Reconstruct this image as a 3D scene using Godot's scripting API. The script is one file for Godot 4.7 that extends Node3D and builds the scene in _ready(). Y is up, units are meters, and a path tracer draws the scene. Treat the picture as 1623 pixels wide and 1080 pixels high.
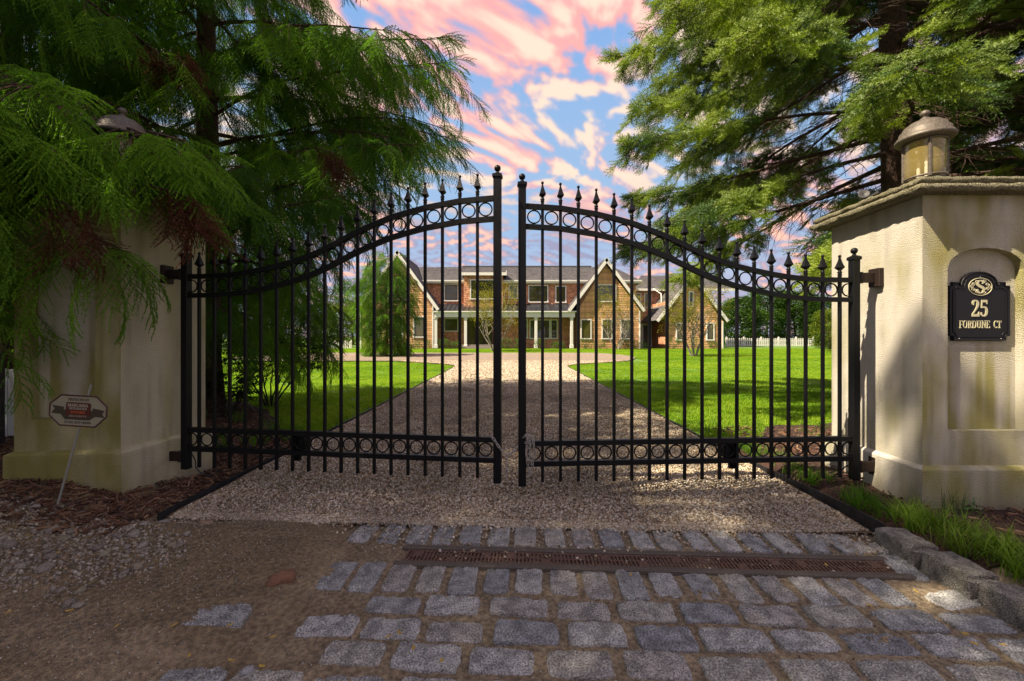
extends Node3D
# A wrought iron driveway gate between two stucco piers, a cedar on the left, a spruce on the right, a shingled house beyond.
# Camera at x = 0, z = 0, eye 1.15 m up, looking along -z.  "d" is the distance in front of the camera (z = -d).

const FOCAL := 680.0
const CX := 811.5
const HZ := 535.0
const EYE := 1.15
const SKY_X := 3.0
const SKY_Z := 1.3
var rng := RandomNumberGenerator.new()
var mats := {}

class MB:
	var v := PackedVector3Array()
	var n := PackedVector3Array()
	var c := PackedColorArray()
	var idx := PackedInt32Array()
	var col := Color(1, 1, 1)
	func tri(a: Vector3, b: Vector3, d: Vector3) -> void:
		var nn := (b - a).cross(d - a)
		if nn.length_squared() < 1e-18:
			return
		nn = nn.normalized()
		var k := v.size()
		v.append(a); v.append(b); v.append(d)
		n.append(nn); n.append(nn); n.append(nn)
		c.append(col); c.append(col); c.append(col)
		idx.append(k); idx.append(k + 2); idx.append(k + 1)
	func quad(a: Vector3, b: Vector3, d: Vector3, e: Vector3) -> void:
		var nn := (d - a).cross(e - b)
		if nn.length_squared() < 1e-18:
			return
		nn = nn.normalized()
		var k := v.size()
		v.append(a); v.append(b); v.append(d); v.append(e)
		for i in 4:
			n.append(nn); c.append(col)
		idx.append(k); idx.append(k + 2); idx.append(k + 1)
		idx.append(k); idx.append(k + 3); idx.append(k + 2)
	func fan(pts: PackedVector3Array) -> void:
		for i in range(1, pts.size() - 1):
			tri(pts[0], pts[i], pts[i + 1])
	# rows of points, smooth; du x dv points outward
	func grid(rows: Array, wrap := false, cols: Array = []) -> void:
		var nr := rows.size()
		var nc: int = rows[0].size()
		var k := v.size()
		var nn := PackedVector3Array()
		nn.resize(nr * nc)
		var last := nc if wrap else nc - 1
		for i in nr:
			var r: PackedVector3Array = rows[i]
			v.append_array(r)
			if cols.size():
				c.append_array(cols[i])
			else:
				for j in nc:
					c.append(col)
		for i in nr - 1:
			for j in last:
				var j2 := (j + 1) % nc
				var a := i * nc + j
				var b := i * nc + j2
				var d := (i + 1) * nc + j2
				var e := (i + 1) * nc + j
				var q := (v[k + d] - v[k + a]).cross(v[k + e] - v[k + b])
				nn[a] += q; nn[b] += q; nn[d] += q; nn[e] += q
				idx.append(k + a); idx.append(k + d); idx.append(k + b)
				idx.append(k + a); idx.append(k + e); idx.append(k + d)
		for q in nn:
			n.append(q.normalized() if q.length_squared() > 1e-20 else Vector3.UP)
	func box(at: Vector3, size: Vector3, b := Basis.IDENTITY, bevel := 0.0) -> void:
		var h := size * 0.5
		if bevel <= 0.0:
			var p := []
			for i in 8:
				p.append(at + b * Vector3(h.x if i & 1 else -h.x, h.y if i & 2 else -h.y, h.z if i & 4 else -h.z))
			quad(p[4], p[5], p[7], p[6]); quad(p[1], p[0], p[2], p[3])
			quad(p[5], p[1], p[3], p[7]); quad(p[0], p[4], p[6], p[2])
			quad(p[6], p[7], p[3], p[2]); quad(p[0], p[1], p[5], p[4])
			return
		var e := minf(bevel, minf(h.x, minf(h.y, h.z)) * 0.9)
		var rows := []
		for lv in [[-h.y, e], [-h.y + e, 0.0], [h.y - e, 0.0], [h.y, e]]:
			var x: float = h.x - lv[1]
			var z: float = h.z - lv[1]
			var r := PackedVector3Array()
			for q in [[x - e, z], [x, z - e], [x, -z + e], [x - e, -z], [-x + e, -z], [-x, -z + e], [-x, z - e], [-x + e, z]]:
				r.append(at + b * Vector3(q[0], lv[0], q[1]))
			rows.append(r)
		for i in 3:
			for j in 8:
				var j2 := (j + 1) % 8
				quad(rows[i][j], rows[i][j2], rows[i + 1][j2], rows[i + 1][j])
		fan(rows[3])
		var low: PackedVector3Array = rows[0].duplicate()
		low.reverse()
		fan(low)
	func bar(a: Vector3, b: Vector3, w: float, h: float, up := Vector3.UP) -> void:
		var t := (b - a).normalized()
		var s := t.cross(up).normalized()
		var u := s.cross(t)
		box((a + b) * 0.5, Vector3(w, h, a.distance_to(b)), Basis(s, u, -t))
	func tube(p: PackedVector3Array, r: Array, sides := 6, caps := true, closed := false) -> void:
		var rows := []
		var cnt := p.size()
		var t := (p[1] - p[0]).normalized()
		var a := t.cross(Vector3.UP if absf(t.y) < 0.9 else Vector3.RIGHT).normalized()
		for i in cnt:
			if closed:
				t = (p[(i + 1) % cnt] - p[(i + cnt - 1) % cnt]).normalized()
			else:
				t = (p[mini(i + 1, cnt - 1)] - p[maxi(i - 1, 0)]).normalized()
			a = (a - t * a.dot(t)).normalized()
			var bb := t.cross(a)
			var rr: float = r[mini(i, r.size() - 1)]
			var ring := PackedVector3Array()
			for j in sides:
				var an := TAU * j / sides
				ring.append(p[i] + (a * cos(an) + bb * sin(an)) * rr)
			rows.append(ring)
		if closed:
			rows.append(rows[0])
		grid(rows, true)
		if caps and not closed:
			fan(rows[cnt - 1])
			var low: PackedVector3Array = rows[0].duplicate()
			low.reverse()
			fan(low)
	func lathe(at: Vector3, prof: Array, segs := 16, b := Basis.IDENTITY, turn := 0.0) -> void:
		var rows := []
		for q in prof:
			var ring := PackedVector3Array()
			for j in segs:
				var an := TAU * j / segs + turn
				ring.append(at + b * Vector3(cos(an) * q[0], q[1], -sin(an) * q[0]))
			rows.append(ring)
		if segs > 6:
			grid(rows, true)
		else:
			for i in rows.size() - 1:
				for j in segs:
					quad(rows[i][j], rows[i][(j + 1) % segs], rows[i + 1][(j + 1) % segs], rows[i + 1][j])
		if prof[-1][0] > 0.0005:
			fan(rows[-1])
	func ball(at: Vector3, r: Vector3, seg := 10, b := Basis.IDENTITY) -> void:
		var rows := []
		for i in seg / 2 + 1:
			var la := -PI / 2 + PI * i / (seg / 2)
			var ring := PackedVector3Array()
			for j in seg:
				var an := TAU * j / seg
				ring.append(at + b * Vector3(cos(an) * cos(la) * r.x, sin(la) * r.y, -sin(an) * cos(la) * r.z))
			rows.append(ring)
		grid(rows, true)
	func append_mesh(m: MB, x: Transform3D) -> void:
		var k := v.size()
		for q in m.v:
			v.append(x * q)
		for q in m.n:
			n.append((x.basis * q).normalized())
		c.append_array(m.c)
		for i in m.idx:
			idx.append(i + k)
	func mesh() -> ArrayMesh:
		var arr := []
		arr.resize(Mesh.ARRAY_MAX)
		arr[Mesh.ARRAY_VERTEX] = v
		arr[Mesh.ARRAY_NORMAL] = n
		arr[Mesh.ARRAY_COLOR] = c
		arr[Mesh.ARRAY_INDEX] = idx
		var m := ArrayMesh.new()
		m.add_surface_from_arrays(Mesh.PRIMITIVE_TRIANGLES, arr)
		return m

# ---------------------------------------------------------------- helpers for nodes
func at(px: float, py: float, d: float) -> Vector3:
	return Vector3((px - CX) * d / FOCAL, EYE + (HZ - py) * d / FOCAL, -d)

func numbered(called: String, parent: Node) -> String:
	if not parent.has_node(NodePath(called)):
		return called
	var key := "n_" + called
	var k: int = parent.get_meta(key, 0) + 1
	while parent.has_node(NodePath("%s_%03d" % [called, k])):
		k += 1
	parent.set_meta(key, k)
	return "%s_%03d" % [called, k]

func tag(o: Node, label := "", category := "", group := "", kind := "") -> Node:
	if label: o.set_meta("label", label)
	if category: o.set_meta("category", category)
	if group: o.set_meta("group", group)
	if kind: o.set_meta("kind", kind)
	return o

func base(called: String, where := Vector3.ZERO, turn := 0.0, parent: Node = null) -> Node3D:
	var o := Node3D.new()
	var p: Node = parent if parent else self
	o.name = numbered(called, p)
	p.add_child(o, true)
	o.position = where
	o.rotation.y = turn
	return o

func put(called: String, mesh: Mesh, m: Material, parent: Node = null, where := Vector3.ZERO, b := Basis.IDENTITY) -> MeshInstance3D:
	var o := MeshInstance3D.new()
	var p: Node = parent if parent else self
	o.name = numbered(called, p)
	o.mesh = mesh
	o.material_override = m
	p.add_child(o, true)
	o.transform = Transform3D(b, where)
	return o

func obj(called: String, mb: MB, m: Material, parent: Node = null, where := Vector3.ZERO, b := Basis.IDENTITY) -> MeshInstance3D:
	return put(called, mb.mesh(), m, parent, where, b)

func many(called: String, mesh: Mesh, m: Material, buf: PackedFloat32Array, parent: Node = null, label := "", cat := "") -> MultiMeshInstance3D:
	var mm := MultiMesh.new()
	mm.transform_format = MultiMesh.TRANSFORM_3D
	mm.use_colors = true
	mm.mesh = mesh
	mm.instance_count = buf.size() / 16
	mm.buffer = buf
	var o := MultiMeshInstance3D.new()
	var p: Node = parent if parent else self
	o.name = numbered(called, p)
	o.multimesh = mm
	o.material_override = m
	p.add_child(o, true)
	tag(o, label, cat, "", "stuff")
	return o

func push(buf: PackedFloat32Array, b: Basis, o: Vector3, k: Color) -> void:
	buf.append_array(PackedFloat32Array([b.x.x, b.y.x, b.z.x, o.x, b.x.y, b.y.y, b.z.y, o.y, b.x.z, b.y.z, b.z.z, o.z, k.r, k.g, k.b, 1.0]))

func rnd(a: float, b: float) -> float:
	return rng.randf_range(a, b)

func rbasis() -> Basis:
	return Basis(Vector3(rnd(-1, 1), rnd(-1, 1), rnd(-1, 1)).normalized() if true else Vector3.UP, rnd(0, TAU))

func jit(k: Color, s: float) -> Color:
	var f := 1.0 + rnd(-s, s)
	return Color(k.r * f, k.g * f, k.b * f)

func fn(freq: float, sd: int, oct := 3, type := FastNoiseLite.TYPE_SIMPLEX_SMOOTH) -> FastNoiseLite:
	var q := FastNoiseLite.new()
	q.noise_type = type
	q.seed = sd
	q.frequency = freq
	q.fractal_octaves = oct
	return q

func ntex(freq: float, sd: int, oct := 4, stops: Array = [], size := 512, type := FastNoiseLite.TYPE_SIMPLEX_SMOOTH) -> NoiseTexture2D:
	var t := NoiseTexture2D.new()
	t.width = size
	t.height = size
	t.seamless = true
	t.noise = fn(freq, sd, oct, type)
	if stops.size():
		var g := Gradient.new()
		var of := PackedFloat32Array()
		var cs := PackedColorArray()
		for s in stops:
			of.append(s[0]); cs.append(s[1])
		g.offsets = of
		g.colors = cs
		t.color_ramp = g
	return t

func grey(x: float) -> Color:
	return Color(x, x, x)

func lin(r: float, g: float, b: float) -> Color:
	return Color(r, g, b).linear_to_srgb()

# colour is linear; tex: texture; scale: repeats per metre; bump: centimetres
func mat(key: String, colour: Color, rough := 0.8, o := {}) -> StandardMaterial3D:
	if mats.has(key):
		return mats[key]
	var m := StandardMaterial3D.new()
	m.resource_name = key
	m.albedo_color = colour.linear_to_srgb()
	m.roughness = rough
	m.vertex_color_use_as_albedo = true
	m.metallic = o.get("metal", 0.0)
	if o.has("spec"):
		m.metallic_specular = o.spec
	if o.has("tex"):
		m.albedo_texture = o.tex
	if o.has("bump"):
		m.heightmap_enabled = true
		m.heightmap_texture = o.height
		m.heightmap_scale = o.bump
	if o.has("rough_tex"):
		m.roughness_texture = o.rough_tex
	if o.has("scale"):
		m.uv1_triplanar = true
		m.uv1_world_triplanar = o.get("world", true)
		var s = o.scale
		m.uv1_scale = s if s is Vector3 else Vector3(s, s, s)
	if o.has("detail"):
		m.detail_enabled = true
		m.detail_albedo = o.detail
		m.detail_blend_mode = BaseMaterial3D.BLEND_MODE_MUL
		m.detail_uv_layer = BaseMaterial3D.DETAIL_UV_2
		m.uv2_triplanar = true
		m.uv2_world_triplanar = true
		m.uv2_scale = Vector3.ONE * float(o.detail_scale)
	if o.has("back"):
		m.backlight_enabled = true
		m.backlight = (o.back as Color).linear_to_srgb()
	if o.has("coat"):
		m.clearcoat_enabled = true
		m.clearcoat = o.coat
		m.clearcoat_roughness = 0.15
	mats[key] = m
	return m

func smooth(a: float, b: float, x: float) -> float:
	return smoothstep(a, b, x)

func gy(d: float) -> float:
	return 0.15 * smoothstep(12.0, 36.0, d)

# ---------------------------------------------------------------- camera, sky, sun
func make_camera() -> void:
	var cam := Camera3D.new()
	cam.name = "camera"
	cam.near = 0.05
	cam.far = 1500.0
	cam.projection = Camera3D.PROJECTION_FRUSTUM
	cam.size = 2.0 * cam.near * 540.0 / FOCAL
	cam.frustum_offset = Vector2(0, (HZ - 540.0) / FOCAL * cam.near)
	cam.position = Vector3(0, EYE, 0)
	add_child(cam)
	cam.make_current()

func make_sky() -> void:
	var w := 2048
	var h := 1024
	var px := PackedFloat32Array()
	px.resize(w * h * 4)
	px.fill(1.0)
	var big := fn(0.85, 11, 3)
	var warp := fn(0.8, 23, 2)
	var fine := fn(4.6, 5, 5)
	var top := Vector3(0.075, 0.165, 0.34)
	var mid := Vector3(0.15, 0.225, 0.335)
	var low := Vector3(0.24, 0.24, 0.30)
	for j in h / 2 + 4:
		var el := (0.5 - (j + 0.5) / h) * PI
		var sy := sin(el)
		var ce := cos(el)
		var clear := low.lerp(mid, smoothstep(0.02, 0.28, sy)).lerp(top, smoothstep(0.30, 0.80, sy))
		var lowness := 1.0 - smoothstep(0.20, 0.36, sy)
		var k := 1.0 / (maxf(sy, 0.0) + 0.14)
		for i in w:
			var az := ((i + 0.5) / w - 0.5) * TAU
			var x := sin(az) * ce
			var z := -cos(az) * ce
			var qx := x * k + SKY_X
			var qz := z * k + SKY_Z
			var wq := warp.get_noise_2d(qx, qz)
			var sa := qx * 0.80 - qz * 0.60
			var sb := qx * 0.60 + qz * 0.80
			var n1 := big.get_noise_2d(sa * 0.95 + wq * 0.5, sb * 1.35 - wq * 0.5)
			var n2 := fine.get_noise_2d(sa * 1.05 + wq * 0.5, sb * 1.7)
			var dens := smoothstep(-0.34, 0.26, n1 * 0.62 + n2 * 1.35)
			var hue := clampf(0.48 + n2 * 1.3 - n1 * 0.5, 0.0, 1.0)
			var pink := Vector3(0.46, 0.195, 0.17).lerp(Vector3(0.47, 0.355, 0.265), smoothstep(0.25, 0.95, hue))
			var dusk := Vector3(0.145, 0.145, 0.215).lerp(Vector3(0.55, 0.285, 0.20), smoothstep(0.45, 0.95, hue * 0.75 + n1 * 0.9))
			var cl := pink.lerp(dusk, lowness)
			var cc := clear.lerp(cl, dens * 0.90)
			var o := (j * w + i) * 4
			px[o] = cc.x; px[o + 1] = cc.y; px[o + 2] = cc.z
	for j in range(h / 2 + 4, h):
		for i in w:
			var o := (j * w + i) * 4
			px[o] = 0.10; px[o + 1] = 0.10; px[o + 2] = 0.08
	var im := Image.create_from_data(w, h, false, Image.FORMAT_RGBAF, px.to_byte_array())
	var pm := PanoramaSkyMaterial.new()
	pm.panorama = ImageTexture.create_from_image(im)
	pm.energy_multiplier = 0.61
	var sky := Sky.new()
	sky.sky_material = pm
	var e := Environment.new()
	e.background_mode = Environment.BG_SKY
	e.sky = sky
	e.tonemap_mode = Environment.TONE_MAPPER_LINEAR
	e.tonemap_exposure = 4.1
	e.sdfgi_enabled = true
	e.ssao_enabled = true
	e.ssil_enabled = true
	var we := WorldEnvironment.new()
	we.name = "world_environment"
	we.environment = e
	add_child(we)

func make_sun() -> void:
	var s := DirectionalLight3D.new()
	s.name = "sun"
	s.light_energy = 0.92
	s.light_color = Color(1.0, 0.93, 0.82)
	s.light_angular_distance = 0.5
	s.shadow_enabled = true
	add_child(s)
	s.look_at_from_position(Vector3.ZERO, -Vector3(-0.58, 0.78, 0.22), Vector3.UP)

# ---------------------------------------------------------------- small shared meshes
func pebble(sd: int, flat := 0.62) -> ArrayMesh:
	var q := fn(0.9, sd, 2)
	var m := MB.new()
	var rows := []
	for i in 5:
		var la := -PI / 2 + PI * i / 4.0
		var ring := PackedVector3Array()
		for j in 7:
			var an := TAU * (j + 0.5 * (i % 2)) / 7
			var p := Vector3(cos(an) * cos(la), sin(la), -sin(an) * cos(la))
			ring.append(p * Vector3(1.0, flat, 0.8) * (1.0 + 0.38 * q.get_noise_3dv(p * 1.3)))
		rows.append(ring)
	m.grid(rows, true)
	return m.mesh()

func rock(sd: int, flat := 0.6, seg := 14) -> ArrayMesh:
	var q := fn(0.8, sd, 3)
	var m := MB.new()
	var rows := []
	for i in seg / 2 + 1:
		var la := -PI / 2 + PI * i / (seg / 2)
		var ring := PackedVector3Array()
		for j in seg:
			var an := TAU * j / seg
			var p := Vector3(cos(an) * cos(la), sin(la), -sin(an) * cos(la))
			var r := 1.0 + 0.5 * q.get_noise_3dv(p * 1.2)
			p = Vector3(signf(p.x) * pow(absf(p.x), 0.75), signf(p.y) * pow(absf(p.y), 0.75), signf(p.z) * pow(absf(p.z), 0.75))
			ring.append(p * Vector3(1.0, flat, 0.75) * r)
		rows.append(ring)
	m.grid(rows, true)
	return m.mesh()

func grass_tuft(blades: int, spread: float, tall: float, wide: float, lean := 0.5) -> ArrayMesh:
	var m := MB.new()
	for i in blades:
		var a := rnd(0, TAU)
		var r := spread * sqrt(rng.randf())
		var p := Vector3(cos(a) * r, 0, sin(a) * r)
		var b := rnd(0, TAU)
		var dir := Vector3(cos(b), 0, sin(b))
		var s := dir.cross(Vector3.UP) * wide * 0.5
		var t := tall * rnd(0.55, 1.1)
		var l := lean * rnd(0.3, 1.0) * t
		m.col = Color(1, 1, 1) * rnd(0.75, 1.2)
		var p1 := p + Vector3.UP * t * 0.6 + dir * l * 0.35
		var p2 := p + Vector3.UP * t + dir * l
		m.quad(p - s, p + s, p1 + s * 0.8, p1 - s * 0.8)
		m.tri(p1 - s * 0.8, p1 + s * 0.8, p2)
	return m.mesh()

# ---------------------------------------------------------------- ground
func right_bed(x: float, d: float) -> float:
	return 0.085 * smoothstep(2.12, 2.2, x) - 0.05 * smoothstep(2.25, 2.6, x) * smoothstep(3.2, 2.6, d)

func dirt_h(x: float, d: float, q: FastNoiseLite) -> float:
	var h := 0.004 + 0.010 * q.get_noise_2d(x * 2.2, d * 2.2) + 0.006 * q.get_noise_2d(x * 9.0 + 40.0, d * 9.0)
	var edge := -0.80 - 0.45 * smoothstep(1.9, 1.3, d) + 0.12 * q.get_noise_2d(d * 5.0, 7.0)
	if d > 2.32:
		edge = -0.86
	var off := 1.0 - smoothstep(2.42, 2.66, d) * smoothstep(-2.32, -2.16, x)
	h += (0.045 * smoothstep(edge, edge - 0.45, x) + 0.03 * smoothstep(-1.6, -2.8, x)) * off
	h += 0.15 * exp(-pow((d - 2.75) / 0.42, 2.0)) * smoothstep(-2.25, -3.05, x)
	h += 0.02 * smoothstep(2.3, 2.55, d) * smoothstep(-1.0, -1.6, x) * smoothstep(-2.6, -2.2, x)
	h += 0.07 * smoothstep(2.12, 2.3, x)
	return h

func make_ground() -> void:
	var soil := ntex(0.02, 3, 5, [[0.15, grey(0.64)], [0.5, grey(0.84)], [0.85, grey(1.0)]], 1024)
	var grit := ntex(0.09, 8, 4, [], 1024)
	# the big sheet: meadow grass out to the horizon
	var lawn_tex := ntex(0.02, 14, 5, [[0.2, Color(0.62, 0.70, 0.5)], [0.8, Color(1, 1, 1)]], 512)
	var m := MB.new()
	var rows := []
	for d in [-60.0, -8.0, 0.0, 4.0, 8.0, 12.0, 16.0, 20.0, 24.0, 28.0, 32.0, 36.0, 60.0, 150.0, 700.0]:
		var r := PackedVector3Array()
		for x in [-700.0, -100.0, -40.0, -20.0, 0.0, 20.0, 40.0, 100.0, 700.0]:
			r.append(Vector3(x, gy(d) - (0.12 if d < 5.0 else 0.0), -d))
		rows.append(r)
	m.grid(rows)
	tag(obj("ground", m, mat("lawn soil", Color(0.13, 0.24, 0.022), 0.95, {"tex": lawn_tex, "scale": 0.7})), "", "", "", "structure")
	# dirt verge in the foreground, with the sand between the cobbles
	var q := fn(1.0, 71, 3)
	m = MB.new()
	rows = []
	var cols := []
	var nx := 220
	var nd := 110
	for j in nd + 1:
		var d := 0.55 + 2.45 * j / nd
		var r := PackedVector3Array()
		var cr := PackedColorArray()
		for i in nx + 1:
			var x := -6.5 + 9.6 * i / nx
			r.append(Vector3(x, dirt_h(x, d, q), -d))
			var sand := smoothstep(-1.2, -0.6, x + 0.25 * q.get_noise_2d(x * 3.0, d * 3.0))
			var track := smoothstep(0.25, 0.0, absf(d - (1.55 - 0.32 * (x + 1.6)) + 0.1 * q.get_noise_2d(x * 2.0, d * 2.0))) * (1.0 - sand)
			var k := Color(0.43, 0.325, 0.185).lerp(Color(0.60, 0.47, 0.30), maxf(sand * 0.85, track * 0.75))
			var f := 1.0 + 0.35 * q.get_noise_2d(x * 6.0 + 9.0, d * 6.0)
			cr.append(Color(k.r * f, k.g * f, k.b * f))
		rows.append(r)
		cols.append(cr)
	m.grid(rows, false, cols)
	var dirt := mat("dirt", Color(1, 1, 1), 0.95, {"tex": soil, "scale": 1.6, "height": grit, "bump": 1.8})
	tag(obj("dirt_verge", m, dirt), "", "", "", "structure")
	m = MB.new()
	m.col = Color(0.33, 0.25, 0.18)
	m.grid([PackedVector3Array([Vector3(-30, -0.03, 12), Vector3(30, -0.03, 12)]), PackedVector3Array([Vector3(-30, -0.03, -0.6), Vector3(30, -0.03, -0.6)])])
	m.grid([PackedVector3Array([Vector3(-30, -0.03, -0.6), Vector3(-6.45, -0.03, -0.6)]), PackedVector3Array([Vector3(-30, -0.03, -5.0), Vector3(-6.45, -0.03, -5.0)])])
	m.grid([PackedVector3Array([Vector3(3.05, -0.03, -0.6), Vector3(30, -0.03, -0.6)]), PackedVector3Array([Vector3(3.05, -0.03, -5.0), Vector3(30, -0.03, -5.0)])])
	tag(obj("road_shoulder", m, dirt), "", "", "", "structure")

	# gravel drive
	var gt := ntex(0.16, 31, 3, [[0.15, Color(0.36, 0.27, 0.20)], [0.42, Color(0.60, 0.47, 0.37)], [0.62, Color(0.74, 0.62, 0.52)], [0.9, Color(0.92, 0.83, 0.74)]], 1024)
	var gh := ntex(0.14, 33, 3, [], 1024)
	var gravel := mat("gravel bed", Color(0.74, 0.76, 0.68), 0.95, {"tex": gt, "scale": 1.1, "height": gh, "bump": 2.0})
	m = MB.new()
	rows = []
	for j in 91:
		var d0 := 2.50 + (0.19 if j > 0 else 0.0) + 17.3 * pow(j / 90.0, 1.7)
		var r := PackedVector3Array()
		var fl := 3.2 * pow(smoothstep(15.5, 20.0, d0), 2.0)
		for i in 61:
			var u := i / 60.0
			var x := lerpf(-2.16 - fl, 2.10 + fl, u)
			var d := d0 + (0.075 - 0.049 * x + 0.02 * q.get_noise_1d(x * 5.0) + 0.015 * q.get_noise_1d(x * 17.0) if j == 0 else 0.0)
			r.append(Vector3(x, gy(d) + 0.016 + 0.012 * q.get_noise_2d(x * 1.5, d * 1.5) + (0.02 if d > 2.6 else 0.0) * smoothstep(2.5, 2.8, d), -d))
		rows.append(r)
	m.grid(rows)
	var drive := obj("gravel_driveway", m, gravel)
	tag(drive, "", "", "", "structure")
	m = MB.new()
	rows = []
	for j in 12:
		var d := 19.6 + 8.2 * j / 11.0
		var r := PackedVector3Array()
		for i in 13:
			var u := i / 12.0
			var half := 0.8 + 0.2 * sin(PI * j / 11.0)
			r.append(Vector3(lerpf(-15.0 * half, 6.6 * half, u), gy(d) + 0.045, -d))
		rows.append(r)
	m.grid(rows)
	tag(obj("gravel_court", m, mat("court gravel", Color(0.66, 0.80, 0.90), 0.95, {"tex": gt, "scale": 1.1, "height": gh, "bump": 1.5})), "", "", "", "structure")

	# mulch beds behind the gate and round the piers
	var bark := ntex(0.05, 55, 4, [[0.2, Color(0.5, 0.42, 0.4)], [0.8, Color(1, 1, 1)]], 512)
	var mulch := mat("mulch", Color(0.10, 0.05, 0.032), 0.95, {"tex": bark, "scale": 2.0, "height": bark, "bump": 3.0})
	for bed in [[-8.5, -2.19, 2.95, 7.2], [2.13, 9.0, 2.0, 5.2]]:
		m = MB.new()
		rows = []
		for j in 41:
			var v := j / 40.0
			var r := PackedVector3Array()
			for i in 61:
				var u := i / 60.0
				var x := lerpf(bed[0], bed[1], u)
				var far: float = bed[3] - (0.0 if bed[0] > 0 else 2.4 * smoothstep(-4.6, -2.2, x)) - (0.0 if bed[0] < 0 else 0.9 * smoothstep(3.2, 2.2, x)) + 0.25 * q.get_noise_1d(x * 1.2)
				var d := lerpf(bed[2], far, v)
				var hh := 0.05 + 0.03 * q.get_noise_2d(x * 2.5, d * 2.5)
				if bed[0] > 0:
					hh = maxf(0.015 + right_bed(x, d) + 0.02 * q.get_noise_2d(x * 3.0, d * 3.0), (dirt_h(x, d, q) + 0.014) if d < 3.02 and x < 3.12 else 0.0)
				else:
					hh *= smoothstep(0.0, 0.06, v)
				r.append(Vector3(x, gy(d) + hh, -d))
			rows.append(r)
		m.grid(rows)
		tag(obj("mulch_bed", m, mulch), "", "", "", "structure")

# ---------------------------------------------------------------- what lies on the ground
func make_gravel() -> void:
	var pm := mat("pebble", Color(1, 1, 1), 0.85)
	var tones := [Color(0.36, 0.29, 0.19), Color(0.46, 0.39, 0.275), Color(0.27, 0.215, 0.15), Color(0.53, 0.48, 0.38), Color(0.33, 0.285, 0.21), Color(0.20, 0.17, 0.125), Color(0.41, 0.31, 0.20), Color(0.60, 0.55, 0.46)]
	var q := fn(1.0, 71, 3)
	for s in 3:
		var me := pebble(100 + s, 0.7)
		var buf := PackedFloat32Array()
		for i in 42000:
			var d := 2.5 + 7.5 * pow(rng.randf(), 1.9)
			var x := rnd(-2.13, 2.08)
			d = maxf(d, 2.575 - 0.049 * x + rnd(-0.02, 0.06))
			if i % 90 == 0:
				d = 2.56 - 0.049 * x - 0.42 * rng.randf() * rng.randf()
			if x < -0.9 and d < 2.55 + 0.12 * q.get_noise_1d(x * 4.0) and rng.randf() < 0.7:
				continue
			var r := rnd(0.0045, 0.0098) * (1.0 + 0.05 * maxf(0.0, d - 3.0))
			push(buf, rbasis().scaled(Vector3.ONE * r), Vector3(x, 0.016 + 0.024 * smoothstep(2.5, 2.85, d) + 0.012 * q.get_noise_2d(x * 1.5, d * 1.5) + rnd(-0.002, 0.006), -d), jit(tones[rng.randi() % 8], 0.15) * (1.0 + 0.35 * q.get_noise_2d(x * 0.9 + 30.0, d * 0.6) - 0.10 * exp(-pow((absf(x) - 0.78) / 0.22, 2.0))))
		for i in 9000:
			var d := 9.5 + 10.5 * rng.randf()
			var fl := 3.0 * pow(smoothstep(15.5, 20.0, d), 2.0)
			push(buf, rbasis().scaled(Vector3.ONE * rnd(0.012, 0.024)), Vector3(rnd(-2.13 - fl, 2.08 + fl), gy(d) + 0.04, -d), jit(tones[rng.randi() % 8], 0.15))
		many("gravel", me, pm, buf, get_node("gravel_driveway"))
	# grit and small stones over the dirt
	var grit := PackedFloat32Array()
	for i in 52000:
		var d := 0.95 + 1.75 * pow(rng.randf(), 0.8)
		var x := rnd(-4.2, 2.0)
		var heap := exp(-pow((d - 2.2 + 0.1 * (x + 2.5)) / 0.30, 2.0)) * smoothstep(-1.3, -2.4, x)
		if rng.randf() > 0.30 + heap and (x > -1.2 or rng.randf() > 0.45):
			continue
		var r := rnd(0.0018, 0.0046) + (rnd(0.0, 0.011) * rng.randf() if heap > 0.25 else 0.0)
		var k: Color = tones[rng.randi() % 8]
		if heap > 0.25 and rng.randf() < 0.4:
			k = Color(0.40, 0.36, 0.30)
		push(grit, rbasis().scaled(Vector3.ONE * r), Vector3(x, dirt_h(x, d, q) + r * 0.35, -d), jit(k.darkened(0.30), 0.25))
	many("grit", pebble(140, 0.7), pm, grit, get_node("dirt_verge"))

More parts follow.
